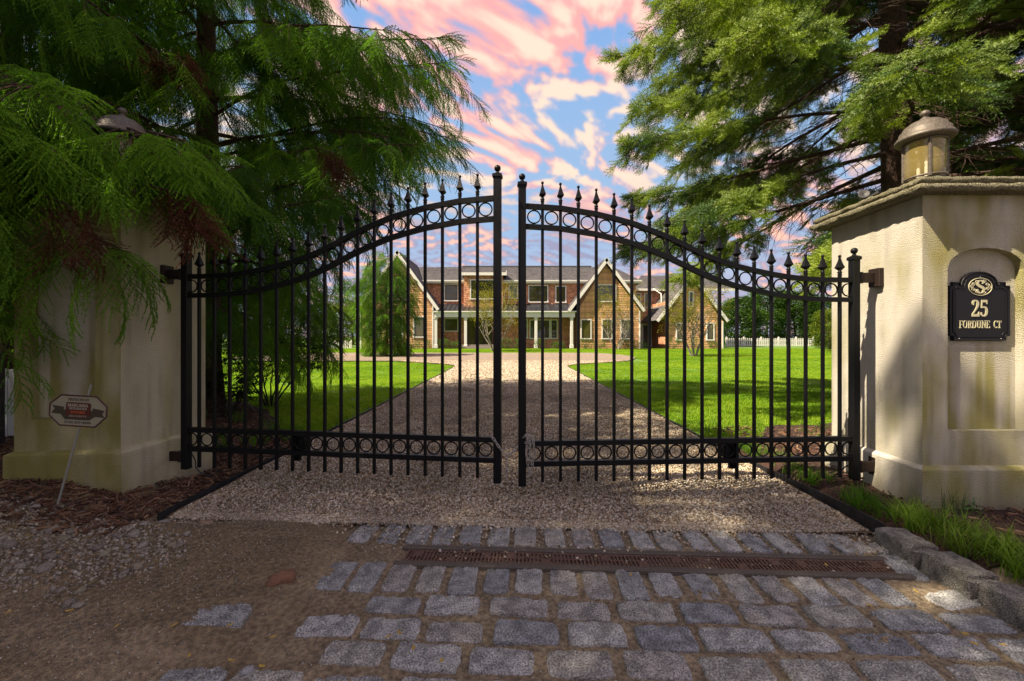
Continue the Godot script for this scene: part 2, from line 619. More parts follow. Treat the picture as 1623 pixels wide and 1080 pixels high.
func make_loose_stones() -> void:
	var q := fn(1.0, 71, 3)
	var sp := ntex(0.06, 90, 4, [[0.2, grey(0.7)], [0.8, grey(1.0)]], 512)
	var rm := mat("fieldstone", Color(1, 1, 1), 0.9, {"tex": sp, "scale": 5.0, "height": sp, "bump": 1.2})
	var shapes := []
	for i in 6:
		shapes.append(rock(300 + i, rnd(0.45, 0.65), 12))
	# the heap of pale rubble on the left: the ones that can be told apart are things
	var k := 0
	var spots := []
	while k < 74 and spots.size() < 4000:
		var x := rnd(-3.9, -1.75)
		var d := 2.22 - 0.12 * (x + 2.5) + rnd(-0.42, 0.30)
		var r := rnd(0.014, 0.030) * rnd(0.8, 1.25)
		var ok := d > 1.5 and d < 2.56
		for s in spots:
			if Vector2(s.x - x, s.y - d).length() < s.z + r:
				ok = false
				break
		if not ok:
			spots.append(Vector3(99, 99, 0))
			continue
		spots.append(Vector3(x, d, r))
		k += 1
		var me := MeshInstance3D.new()
		me.mesh = shapes[k % 6]
		var tone: Color = [Color(0.40, 0.36, 0.30), Color(0.33, 0.29, 0.24), Color(0.46, 0.42, 0.36), Color(0.30, 0.26, 0.22), Color(0.38, 0.34, 0.24)][k % 5]
		me.material_override = mat("rubble %d" % (k % 5), tone, 0.9, {"tex": sp, "scale": 5.0, "height": sp, "bump": 1.2})
		me.name = numbered("rubble_stone", self)
		add_child(me, true)
		me.transform = Transform3D(Basis(Vector3.UP, rnd(0, TAU)).scaled(Vector3(1, 1, 1) * r), Vector3(x, dirt_h(x, d, q) + r * 0.22, -d))
		tag(me, "small pale stone lying in the loose rubble before the left pier", "stone", "pale stones in the rubble before the left pier")
	for s in [
		[445, 919, 1.98, 0.058, Color(0.30, 0.155, 0.085), "red_brown_stone", "elongated red brown stone alone on the dirt left of the cobbles", 0.5],
		[393, 1064, 1.45, 0.021, Color(0.46, 0.47, 0.47), "white_stone", "round pale grey stone on the dirt at the bottom edge", 0.3],
		[40, 852, 2.38, 0.062, Color(0.34, 0.33, 0.19), "mossy_boulder", "largest yellowish stone at the foot of the left pier's mulch", 0.2],
		[22, 834, 2.46, 0.052, Color(0.42, 0.37, 0.31), "flat_pale_stone", "flat pale stone behind the yellowish boulder on the left", 0.9],
		[325, 832, 2.58, 0.042, Color(0.44, 0.32, 0.22), "tan_stone", "rounded tan stone by the near end of the left steel edging", 0.2],
		[257, 831, 2.57, 0.038, Color(0.36, 0.35, 0.31), "grey_green_stone", "pale greenish stone touching the end of the left steel edging", 0.6],
		[640, 783, 3.12, 0.028, Color(0.16, 0.11, 0.08), "dark_stone", "single dark stone on the gravel below the left gate leaf", 0.5],
		[1487, 834, 2.55, 0.030, Color(0.52, 0.44, 0.38), "pinkish_stone", "small pinkish stone in the weeds before the right pier", 0.6]]:
		var p := at(s[0], s[1], s[2])
		var me := put(s[5], rock(400 + int(s[0]), 0.55, 16), mat("stone %d" % s[0], s[4], 0.85, {"tex": sp, "scale": 5.0, "height": sp, "bump": 1.0}), null, p, Basis(Vector3.UP, s[7]).scaled(Vector3.ONE * float(s[3])))
		tag(me, s[6], "stone")
	# yellow leaves
	var lm := MB.new()
	lm.fan(PackedVector3Array([Vector3(-0.014, 0.001, 0), Vector3(-0.006, 0.004, 0.006), Vector3(0.006, 0.002, 0.005), Vector3(0.015, 0.006, 0), Vector3(0.006, 0.001, -0.006), Vector3(-0.006, 0.003, -0.005)]))
	var lmesh := lm.mesh()
	var leafm := mat("yellow leaf", Color(0.42, 0.28, 0.05), 0.7)
	for s in [[615, 1010], [633, 1004], [655, 1028], [275, 998], [364, 992], [366, 1048], [415, 1057], [110, 978], [12, 982], [433, 1010], [1405, 1018], [1590, 1023], [1452, 938], [1378, 960], [1310, 896], [1530, 1005], [1545, 1021], [1000, 912], [700, 1048], [185, 1000], [300, 1040], [90, 888]]:
		var d: float = 1.15 * FOCAL / (float(s[1]) - HZ) * 0.965
		var p := at(s[0], s[1], d)
		p.y = maxf(p.y, dirt_h(p.x, d, q) + 0.012)
		var me := put("fallen_leaf", lmesh, leafm, null, p, Basis(Vector3.UP, rnd(0, TAU)) * Basis(Vector3.RIGHT, rnd(-0.3, 0.3)))
		tag(me, "small yellow leaf fallen flat on the dirt and cobbles", "leaf", "yellow leaves fallen on the ground")

func make_lawn() -> void:
	var gm := mat("grass blade", Color(1, 1, 1), 0.6, {"back": Color(0.75, 1.0, 0.15), "spec": 0.3})
	var q := fn(0.25, 17, 3)
	for s in 2:
		var me := grass_tuft(46, 0.16, 0.050, 0.009, 1.0)
		var buf := PackedFloat32Array()
		for i in 26000:
			var d := 3.9 + 33.5 * pow(rng.randf(), 1.25)
			var x := rnd(-22.0, 26.0) if d > 9.0 else rnd(-10.0, 12.0)
			if absf(x) > d * 1.2 + 1.0:
				continue
			var fl := 3.2 * pow(smoothstep(15.5, 20.0, d), 2.0)
			if x > -2.3 - fl and x < 2.2 + fl and d < 20.0:
				continue
			if d > 19.3 and d < 28.0 and x > -15.0 and x < 6.4:
				continue
			if x < 0 and d < 7.0 - 2.4 * smoothstep(-4.6, -2.2, x) + 0.25 * q.get_noise_1d(x * 4.8):
				continue
			if x > 2.2 and d < 4.9 - 0.9 * smoothstep(3.2, 2.2, x):
				continue
			var g := 0.5 + 0.5 * q.get_noise_2d(x * 2.0, d * 2.0)
			var k := Color(0.16, 0.31, 0.014).lerp(Color(0.37, 0.50, 0.035), clampf(g + 0.5 * q.get_noise_2d(x * 0.35 + 50.0, d * 0.9) + rnd(-0.25, 0.25), 0, 1))
			var sc := rnd(0.7, 1.15) * (1.0 if d < 9.0 else 1.25)
			push(buf, Basis(Vector3.UP, rnd(0, TAU)).scaled(Vector3(sc, rnd(0.6, 1.1), sc)), Vector3(x, gy(d), -d), k)
		many("lawn_grass", me, gm, buf, null, "bright green mown lawn on both sides of the drive", "grass")
	# weeds and long grass along the right steel edging and over the granite kerb
	var long := grass_tuft(18, 0.06, 0.15, 0.006, 1.35)
	var buf := PackedFloat32Array()
	for i in 190:
		var d := lerpf(1.25, 2.5, rng.randf())
		push(buf, Basis(Vector3.UP, rnd(0, TAU)).scaled(Vector3.ONE * rnd(0.55, 1.05)), Vector3(2.19 + 0.30 * rng.randf() * smoothstep(2.7, 2.2, d) + 0.02, 0.08, -d), jit(Color(0.16, 0.27, 0.03).lerp(Color(0.30, 0.26, 0.10), 0.5 * rng.randf() * rng.randf()), 0.3))
	for i in 110:
		var d := lerpf(2.45, 4.2, rng.randf())
		push(buf, Basis(Vector3.UP, rnd(0, TAU)).scaled(Vector3.ONE * rnd(0.35, 0.75)), Vector3(2.14 + 0.22 * rng.randf(), 0.08, -d), jit(Color(0.11, 0.23, 0.02), 0.25))
	for i in 40:
		var d := lerpf(4.0, 5.4, rng.randf())
		push(buf, Basis(Vector3.UP, rnd(0, TAU)).scaled(Vector3.ONE * rnd(0.5, 0.9)), Vector3(rnd(2.2, 3.8), 0.06, -d), jit(Color(0.13, 0.24, 0.03), 0.25))
	many("verge_grass", long, gm, buf, null, "long arching grass spilling over the granite kerb and steel edging", "grass")
	buf = PackedFloat32Array()
	for p in [[-3.2, 4.6], [-2.9, 5.1], [-3.9, 4.9], [-2.6, 4.4], [-3.5, 5.6], [-2.5, 4.9], [-2.9, 4.2], [-4.2, 5.8], [-2.4, 4.6]]:
		for i in 3:
			push(buf, Basis(Vector3.UP, rnd(0, TAU)).scaled(Vector3.ONE * rnd(0.7, 1.3)), Vector3(p[0] + rnd(-0.1, 0.1), 0.05, -p[1] + rnd(-0.1, 0.1)), jit(Color(0.12, 0.23, 0.03), 0.25))
	many("bed_weeds", long, gm, buf, null, "tufts of weedy grass in the dark mulch behind the left gate leaf", "grass")
	# small single plants
	var dark := grass_tuft(26, 0.05, 0.2, 0.004, 0.45)
	var w := put("wispy_weed", dark, mat("wispy weed", Color(0.07, 0.13, 0.03), 0.7), null, at(1511, 822, 2.6))
	tag(w, "wispy dark green weed against the foot of the right pier", "weed")
	var lm := MB.new()
	for i in 60:
		var a := rnd(0, TAU)
		var p := Vector3(cos(a) * rnd(0, 0.05), rnd(0.05, 0.15), sin(a) * rnd(0, 0.05))
		var b := Basis(Vector3.UP, rnd(0, TAU)) * Basis(Vector3.RIGHT, rnd(-0.8, 0.8))
		lm.quad(p + b * Vector3(-0.012, 0, 0), p + b * Vector3(0, 0, 0.006), p + b * Vector3(0.012, 0, 0), p + b * Vector3(0, 0, -0.006))
	lm.tube(PackedVector3Array([Vector3(0, 0, 0), Vector3(0.01, 0.14, 0)]), [0.003, 0.001], 4)
	w = obj("leafy_weed", lm, mat("leafy weed", Color(0.10, 0.25, 0.03), 0.6), null, at(1541, 824, 2.62))
	tag(w, "bushy bright green weed right of the wispy one by the right pier", "weed")
	# mulch chips and needle litter
	var chip := MB.new()
	chip.box(Vector3.ZERO, Vector3(0.05, 0.004, 0.008))
	var cm := mat("litter", Color(1, 1, 1), 0.9)
	var lit := PackedFloat32Array()
	for i in 14000:
		var x := 0.0
		var d := 0.0
		var y := 0.0
		var z := rng.randf()
		if z < 0.34:
			x = rnd(-4.3, -2.2); d = rnd(2.25, 3.2)
			if d < 2.42 - 0.1 * (x + 3.0) + rnd(-0.05, 0.05):
				continue
			y = dirt_h(x, d, dq)
		elif z < 0.80:
			x = rnd(-6.0, -2.2); d = rnd(3.0, 7.0 - 2.4 * smoothstep(-4.6, -2.2, x))
			y = 0.055 + 0.03 * dq.get_noise_2d(x * 2.5, d * 2.5)
		else:
			x = rnd(2.3, 4.6); d = rnd(2.0, 5.0)
			y = maxf(0.018 + right_bed(x, d) + 0.02 * dq.get_noise_2d(x * 3.0, d * 3.0), (dirt_h(x, d, dq) + 0.016) if d < 3.02 and x < 3.12 else 0.0)
		var k: Color = [Color(0.10, 0.045, 0.025), Color(0.06, 0.03, 0.02), Color(0.15, 0.075, 0.04), Color(0.20, 0.12, 0.07)][rng.randi() % 4]
		push(lit, (Basis(Vector3.UP, rnd(0, TAU)) * Basis(Vector3.BACK, rnd(-0.5, 0.5)) * Basis(Vector3.RIGHT, rnd(0, 3))).scaled(Vector3.ONE * rnd(0.4, 1.5)), Vector3(x, y + rnd(0.0, 0.02), -d), jit(k, 0.3))
	many("mulch_litter", chip.mesh(), cm, lit, null, "dark red brown mulch chips and dry needles over the beds", "mulch")
var dq := fn(1.0, 71, 3)

# ---------------------------------------------------------------- cobble apron, drain, kerb, edging
const TURN := 0.049
func apron(u: float, v: float, y := 0.0) -> Vector3:
	# u: metres to the right, v: distance at u = 0; the rows are turned a little
	return Vector3(u, y, -(v - u * TURN))

func cobble_mesh(l: float, w: float, sd: int) -> ArrayMesh:
	var q := fn(1.0, sd, 2)
	var m := MB.new()
	var rows := []
	var seg := 28
	for lv in [[-0.05, 1.0], [0.008, 1.0], [0.016, 0.975], [0.020, 0.92], [0.021, 0.55], [0.021, 0.05]]:
		var ring := PackedVector3Array()
		for j in seg:
			var a := TAU * (j + 0.5) / seg
			var c := cos(a)
			var s := sin(a)
			var sq := pow(pow(absf(c), 10.0) + pow(absf(s), 10.0), -1.0 / 10.0)
			var k := 1.0 + 0.07 * q.get_noise_2d(c * 2.2, s * 2.2) + 0.035 * q.get_noise_2d(c * 9.0, s * 9.0 + 30.0)
			var x: float = c * sq * k * l * 0.5 * lv[1]
			var z: float = -s * sq * k * w * 0.5 * lv[1]
			ring.append(Vector3(x, lv[0] + 0.009 * q.get_noise_2d(x * 26.0 + 9.0, z * 26.0) + 0.004 * q.get_noise_2d(x * 70.0, z * 70.0), z))
		rows.append(ring)
	m.grid(rows, true)
	m.fan(rows[-1])
	return m.mesh()

func make_apron() -> void:
	var root := base("cobblestone_apron")
	tag(root, "", "", "", "structure")
	var sp := ntex(0.10, 61, 3, [[0.28, grey(0.58)], [0.45, grey(0.80)], [0.60, grey(0.90)], [0.74, Color(1, 1, 1)]], 512)
	var hb := ntex(0.12, 62, 4, [], 512)
	var blotch := ntex(0.02, 63, 3, [[0.3, grey(0.75)], [0.7, grey(1.0)]], 256)
	var tones := []
	var i := 0
	for k in [Color(0.235, 0.24, 0.235), Color(0.30, 0.30, 0.285), Color(0.20, 0.207, 0.215), Color(0.275, 0.27, 0.24), Color(0.255, 0.245, 0.225)]:
		tones.append(mat("granite %d" % i, k * 2.35, 0.8, {"tex": sp, "scale": 2.0, "height": hb, "bump": 0.8, "detail": blotch, "detail_scale": 2.2}))
		i += 1
	var long := []
	for k in 8:
		long.append(cobble_mesh(0.230, 0.113, 500 + k))
	var place := func(u: float, v: float, yaw: float, lift: float, sc := Vector3.ONE) -> void:
		var p := apron(u, v, lift)
		var b := Basis(Vector3.UP, yaw - TURN) * Basis(Vector3.RIGHT, rnd(-0.03, 0.03)) * Basis(Vector3.BACK, rnd(-0.03, 0.03))
		put("cobble", long[rng.randi() % 8], tones[rng.randi() % 5], root, p - Vector3(0, 0.005, 0), b * Basis.from_scale(sc))
	# two soldier courses, with the drain between them
	var u := -0.86
	while u < 1.93:
		place.call(u + rnd(-0.006, 0.006), 2.455 + rnd(-0.008, 0.008), PI / 2 + rnd(-0.05, 0.05) - 0.12 * smoothstep(1.2, 1.9, u), 0.004 + rnd(-0.003, 0.004), Vector3(rnd(0.9, 1.02), 1, rnd(0.98, 1.12)))
		u += rnd(0.148, 0.166)
	u = -0.84
	while u < 1.84:
		place.call(u, 2.015 + rnd(-0.008, 0.008), PI / 2 + rnd(-0.05, 0.05), rnd(-0.006, 0.004), Vector3(rnd(0.92, 1.04), 1, rnd(1.0, 1.15)))
		u += rnd(0.150, 0.170)
	# stretcher courses
	for row in [[1.808, -0.62, 2.05], [1.660, -0.84, 2.05], [1.512, -0.68, 2.05], [1.365, -1.18, 2.05], [1.22, -1.0, 2.05], [1.07, -1.0, 2.05]]:
		u = row[1]
		while u < row[2]:
			var l := rnd(0.94, 1.1)
			place.call(u + 0.113 * l, row[0] + rnd(-0.008, 0.008), rnd(-0.035, 0.035) + (PI if rng.randf() < 0.5 else 0.0), rnd(-0.004, 0.006), Vector3(l, 1, rnd(0.95, 1.12)))
			u += 0.226 * l + rnd(0.028, 0.05)
	for s in [[-1.18, 1.66, 0.2, 0.028], [-1.42, 1.655, -0.1, 0.016]]:
		place.call(s[0], s[1], s[2], s[3])
	# odd stones at the right end, laid along the kerb
	for s in [[1.93, 2.22, 1.35, 0.006], [1.80, 2.50, 0.12, 0.002], [1.92, 2.42, -0.05, 0.001], [1.93, 1.96, 0.25, 0.0]]:
		place.call(s[0], s[1], s[2], s[3])

	# trench drain
	var iron := mat("rusty iron", Color(0.22, 0.145, 0.115), 0.7, {"tex": ntex(0.05, 66, 4, [[0.2, Color(0.6, 0.5, 0.45)], [0.8, Color(1, 1, 1)]], 256), "scale": 6.0, "metal": 0.3})
	var drain := base("trench_drain", apron(0.66, 2.205, 0.008), -TURN)
	tag(drain, "rusty slotted trench drain grate running between two cobble courses", "drain")
	var conc := MB.new()
	for s in [-1, 1]:
		conc.box(Vector3(0, -0.004, s * 0.082), Vector3(2.5, 0.04, 0.036), Basis.IDENTITY, 0.005)
	obj("concrete_edge", conc, mat("concrete", Color(0.46, 0.39, 0.31), 0.9, {"tex": hb, "scale": 4.0, "height": hb, "bump": 0.4}), drain)
	var pit := MB.new()
	pit.box(Vector3(0, -0.05, 0), Vector3(2.44, 0.03, 0.124))
	obj("channel", pit, mat("channel", Color(0.03, 0.028, 0.025), 0.9), drain)
	for g in 5:
		var gm := MB.new()
		var x0 := -1.215 + g * 0.487
		for s in [-1, 0, 1]:
			gm.box(Vector3(x0 + 0.24, 0.002, s * 0.054), Vector3(0.48, 0.014, 0.012 if s else 0.007), Basis.IDENTITY, 0.002)
		for k in 25:
			gm.box(Vector3(x0 + 0.005 + k * 0.0196, 0.0, 0), Vector3(0.0098, 0.014, 0.098))
		for k in 3:
			gm.box(Vector3(x0 + 0.06 + k * 0.18, 0.001, 0.024 if k % 2 else -0.024), Vector3(0.05, 0.013, 0.045))
		obj("grate_section", gm, iron, drain)
	# granite kerb on the right
	var kerb := base("granite_kerb", Vector3(2.06, 0, 0))
	tag(kerb, "", "", "", "structure")
	var km := mat("kerb granite", Color(0.60, 0.57, 0.50), 0.9, {"tex": sp, "scale": 2.4, "height": hb, "bump": 2.2, "detail": blotch, "detail_scale": 3.0})
	var q := fn(3.0, 77, 3)
	for s in [[2.155, 2.375, 0.02], [2.115, 2.14, -0.03], [1.890, 2.100, 0.025], [1.855, 1.878, -0.03], [1.605, 1.842, 0.02], [1.30, 1.585, 0.01]]:
		var m := MB.new()
		var rows := []
		var hw := 0.075
		var hh: float = 0.098 + s[2] * 0.2
		for prof in [[-hw, -0.05], [-hw - 0.004, 0.0], [-hw + 0.004, hh * 0.6], [-hw + 0.008, hh - 0.006], [-hw + 0.016, hh], [0.0, hh + 0.004], [hw, hh], [hw, -0.05]]:
			var r := PackedVector3Array()
			for k in 9:
				var z := lerpf(-s[0], -s[1], k / 8.0)
				var edge := 0.0 if k > 0 and k < 8 else 0.006
				r.append(Vector3(prof[0] + s[2] * 0.4 + 0.016 * q.get_noise_3d(prof[1] * 9.0, z * 4.0, prof[0] * 9.0) + edge, prof[1] + 0.010 * q.get_noise_2d(prof[0] * 12.0, z * 6.0) - edge, z))
			rows.append(r)
		rows.reverse()
		for part in [[0, 1], [1, 3], [3, 5], [5, 7]]:
			m.grid(rows.slice(part[0], part[1] + 1))
		for e in [0, 8]:
			var f := PackedVector3Array()
			for r in rows:
				f.append(r[e])
			if e == 8:
				f.reverse()
			m.fan(f)
		obj("kerb_stone", m, km, kerb)
	# steel edging
	var steel := mat("edging steel", Color(0.030, 0.033, 0.040), 0.5, {"metal": 0.4, "tex": blotch, "scale": 3.0})
	for s in [[2.11, "right", 2.40, 18.0, 0.105, "black steel edging strip along the right side of the gravel drive"], [-2.18, "left", 2.62, 16.0, 0.075, "black steel edging strip along the left side of the gravel drive"]]:
		var m := MB.new()
		var n := 14
		for k in n:
			var d0: float = lerpf(s[2], s[3], pow(k / float(n), 1.6))
			var d1: float = lerpf(s[2], s[3], pow((k + 1) / float(n), 1.6))
			var h0: float = lerpf(s[4], 0.05, smoothstep(2.4, 4.5, d0))
			var h1: float = lerpf(s[4], 0.05, smoothstep(2.4, 4.5, d1))
			var o0: float = s[0] + 0.012 * q.get_noise_1d(d0 * 0.3) - signf(s[0]) * 0.02 * smoothstep(3.0, 2.4, d0)
			var o1: float = s[0] + 0.012 * q.get_noise_1d(d1 * 0.3) - signf(s[0]) * 0.02 * smoothstep(3.0, 2.4, d1)
			var t := 0.004
			var a0 := Vector3(o0 - t, gy(d0) - 0.03, -d0)
			var b0 := Vector3(o0 - t, gy(d0) + h0, -d0)
			var c0 := Vector3(o0 + t, gy(d0) + h0, -d0)
			var e0 := Vector3(o0 + t, gy(d0) - 0.03, -d0)
			var a1 := Vector3(o1 - t, gy(d1) - 0.03, -d1)
			var b1 := Vector3(o1 - t, gy(d1) + h1, -d1)
			var c1 := Vector3(o1 + t, gy(d1) + h1, -d1)
			var e1 := Vector3(o1 + t, gy(d1) - 0.03, -d1)
			m.quad(a1, a0, b0, b1); m.quad(b0, c0, c1, b1); m.quad(e0, e1, c1, c0)
			if k == 0:
				m.quad(a0, e0, c0, b0)
		tag(obj("steel_edging", m, steel), s[5], "edging")

# ---------------------------------------------------------------- stucco piers
const CREAM := Color(0.74, 0.70, 0.60)
const ALGAE := Color(0.36, 0.33, 0.075)
var stain := fn(1.0, 201, 4)

func stucco_colour(s: float, y: float, face: int, sd: float) -> Color:
	# weathering: yellow green algae in vertical runs, damp and dark near the ledge, under the niche and at the foot
	var run := stain.get_noise_2d(s * 4.5 + sd, y * 0.9 + sd)
	var blot := stain.get_noise_2d(s * 2.2 + sd * 3.0, y * 1.6)
	var a := clampf(((0.55 if sd > 5.0 else 0.75) if face == 0 else 0.06) + 0.55 * run + 0.55 * blot, 0.0, 0.92)
	var k := (CREAM if sd > 5.0 else Color(0.74, 0.67, 0.46)).lerp(ALGAE, a)
	var drip := clampf(stain.get_noise_2d(s * 16.0 + sd * 5.0, y * 0.7 + 8.0) * 2.2 - 0.25, 0.0, 1.0)
	k = k.lerp(Color(0.10, 0.095, 0.06), 0.26 * drip)
	var foot := smoothstep(0.22, 0.02, y + 0.05 * blot)
	return k.lerp(Color(0.16, 0.13, 0.08), 0.6 * foot)

func wobble(p: Vector3) -> Vector3:
	return p + Vector3(stain.get_noise_3d(p.x * 4.0, p.y * 4.0, p.z * 4.0), 0, stain.get_noise_3d(p.y * 4.0, p.z * 4.0, p.x * 4.0 + 50.0)) * 0.0012

func patch(m: MB, f: Callable, k: Callable, nu: int, nv: int) -> void:
	var rows := []
	var cols := []
	for i in nv + 1:
		var r := PackedVector3Array()
		var cr := PackedColorArray()
		for j in nu + 1:
			var q: Array = f.call(j / float(nu), i / float(nv))
			r.append(wobble(q[0]))
			cr.append(k.call(q[1], q[2]))
		rows.append(r)
		cols.append(cr)
	m.grid(rows, false, cols)

func pier(called: String, c: Array, ledge: float, top: float, niche: Array, sd: float, label: String) -> Node3D:
	# c: plan corners (x, d) front left, front right, back right, back left
	var cp := []
	var mid := Vector3.ZERO
	for q in c:
		cp.append(Vector3(q[0], 0, -q[1]))
		mid += cp[-1] * 0.25
	var root := base(called, mid)
	tag(root, label, "gate pier")
	for i in 4:
		cp[i] -= mid
	var st := ntex(0.045, 210, 3, [], 512)
	var stucco := mat("stucco", Color(1, 1, 1), 0.92, {"height": st, "bump": 1.0, "scale": 5.0, "tex": ntex(0.05, 211, 4, [[0.2, grey(0.86)], [0.8, grey(1.0)]], 512)})
	var body := MB.new()
	var plinth := MB.new()
	var nich := MB.new()
	var up := Vector3.UP
	for i in 4:
		var a: Vector3 = cp[i]
		var b: Vector3 = cp[(i + 1) % 4]
		var w := a.distance_to(b)
		var e := (b - a) / w
		var nrm := e.cross(up)
		var face := 0 if i == 0 else 1
		var kk := func(s: float, y: float) -> Color: return stucco_colour(s + i * 7.0, y, face, sd)
		var plain := func(s0: float, s1: float, y0: float, y1: float, nu: int, nv: int) -> void:
			patch(body, func(u: float, v: float) -> Array:
				var s := lerpf(s0, s1, u)
				var y := lerpf(y0, y1, v)
				return [a + e * s + up * y, s, y], kk, nu, nv)
		if i == 0:
			var x0: float = niche[0] * w
			var x1: float = niche[1] * w
			var yb: float = niche[2]
			var ys: float = niche[3]
			var ya: float = niche[4]
			var dp := 0.05
			var arch := func(u: float) -> float: return ys + (ya - ys) * sqrt(maxf(0.0, 1.0 - pow(2.0 * u - 1.0, 2.0)))
			plain.call(0.0, x0, ledge, top, 8, 60)
			plain.call(x1, w, ledge, top, 8, 60)
			plain.call(x0, x1, ledge, yb, 24, 10)
			patch(body, func(u: float, v: float) -> Array:
				var s := lerpf(x0, x1, u)
				var y := lerpf(arch.call(u), top, v)
				return [a + e * s + up * y, s, y], kk, 24, 14)
			patch(nich, func(u: float, v: float) -> Array:
				var s := lerpf(x0, x1, u)
				var y := lerpf(yb, arch.call(u), v)
				return [a + e * s + up * y - nrm * dp, s + 3.0, y], func(s: float, y: float) -> Color:
					# cleaner above, green runs climbing from the sill
					var g := clampf(1.3 * stain.get_noise_2d(s * 9.0, 3.0) + 0.55 - (y - yb) * 1.5, 0.0, 0.85)
					return CREAM.lerp(ALGAE, clampf(0.22 + g + 0.4 * stain.get_noise_2d(s * 3.0, y * 2.0), 0.0, 0.9)), 24, 44)
			for side in 2:
				patch(nich, func(u: float, v: float) -> Array:
					var s := x0 if side == 0 else x1
					var y := lerpf(yb, ys, v)
					var z := u * dp if side == 0 else (1.0 - u) * dp
					return [a + e * s + up * y - nrm * z, s, y], kk, 2, 30)
			patch(nich, func(u: float, v: float) -> Array:
				var s := lerpf(x0, x1, u)
				return [a + e * s + up * yb - nrm * dp * v, s, yb], kk, 24, 2)
			patch(nich, func(u: float, v: float) -> Array:
				var s := lerpf(x0, x1, u)
				return [a + e * s + up * float(arch.call(u)) - nrm * dp * (1.0 - v), s, ys], kk, 24, 2)
		else:
			plain.call(0.0, w, ledge, top, 24, 60)
	# plinth: 4 cm proud, with a sloped ledge
	var pl := []
	for i in 4:
		var n1: Vector3 = ((cp[i] - cp[(i + 3) % 4]) as Vector3).normalized().cross(up)
		var n2: Vector3 = ((cp[(i + 1) % 4] - cp[i]) as Vector3).normalized().cross(up)
		pl.append([n1 + n2, cp[i]])
	for i in 4:
		var face := 0 if i == 0 else 1
		var j := (i + 1) % 4
		var w: float = (pl[j][1] as Vector3).distance_to(pl[i][1])
		var lv := [[-0.1, 0.038], [ledge - 0.02, 0.038], [ledge - 0.008, 0.032], [ledge + 0.004, -0.002]]
		patch(plinth, func(u: float, v: float) -> Array:
			var q := v * 20.0
			var l0: Array
			var l1: Array
			var t := 0.0
			if q <= 17.0:
				l0 = lv[0]; l1 = lv[1]; t = q / 17.0
			elif q <= 18.5:
				l0 = lv[1]; l1 = lv[2]; t = (q - 17.0) / 1.5
			else:
				l0 = lv[2]; l1 = lv[3]; t = (q - 18.5) / 1.5
			var y: float = lerpf(l0[0], l1[0], t)
			var o: float = lerpf(l0[1], l1[1], t)
			var p: Vector3 = ((pl[i][1] + pl[i][0] * o) as Vector3).lerp(pl[j][1] + pl[j][0] * o, u)
			return [p + up * y, u * w, y], func(s: float, y: float) -> Color: return stucco_colour(s + i * 7.0 + 40.0, y, face, sd), 24, 20)
	obj("body", body, stucco, root)
	obj("niche", nich, stucco, root)
	obj("plinth", plinth, stucco, root)
	# flagstone cap in two courses with riven edges
	var capm := mat("bluestone cap", Color(0.30, 0.275, 0.20), 0.9, {"height": st, "bump": 1.5, "scale": 4.0, "tex": ntex(0.03, 213, 4, [[0.2, Color(0.55, 0.55, 0.42)], [0.8, Color(1, 1, 1)]], 512)})
	for lay in [[0.10, top - 0.004, top + 0.043], [0.080, top + 0.047, top + 0.090]]:
		var m := MB.new()
		var loop := PackedVector3Array()
		for i in 4:
			for k in 30:
				var p: Vector3 = ((pl[i][1] + pl[i][0] * lay[0]) as Vector3).lerp(pl[(i + 1) % 4][1] + pl[(i + 1) % 4][0] * lay[0], k / 30.0)
				loop.append(p)
		var rows := []
		for lv in [[lay[1], -0.010], [lay[1] + 0.008, 0.002], [lerpf(lay[1], lay[2], 0.5), 0.008], [lay[2] - 0.006, 0.0], [lay[2], -0.010]]:
			var r := PackedVector3Array()
			for p in loop:
				var o: float = 1.0 + (lv[1] + 0.020 * stain.get_noise_3d(p.x * 22.0 + sd, lv[0] * 60.0, p.z * 22.0)) / 0.45
				r.append(Vector3(p.x * o, lv[0] + 0.004 * stain.get_noise_2d(p.x * 14.0, p.z * 14.0), p.z * o))
			rows.append(r)
		m.grid(rows, true)
		m.fan(rows[-1])
		var low: PackedVector3Array = rows[0].duplicate()
		low.reverse()
		m.fan(low)
		obj("cap_stone", m, capm, root)
	return root

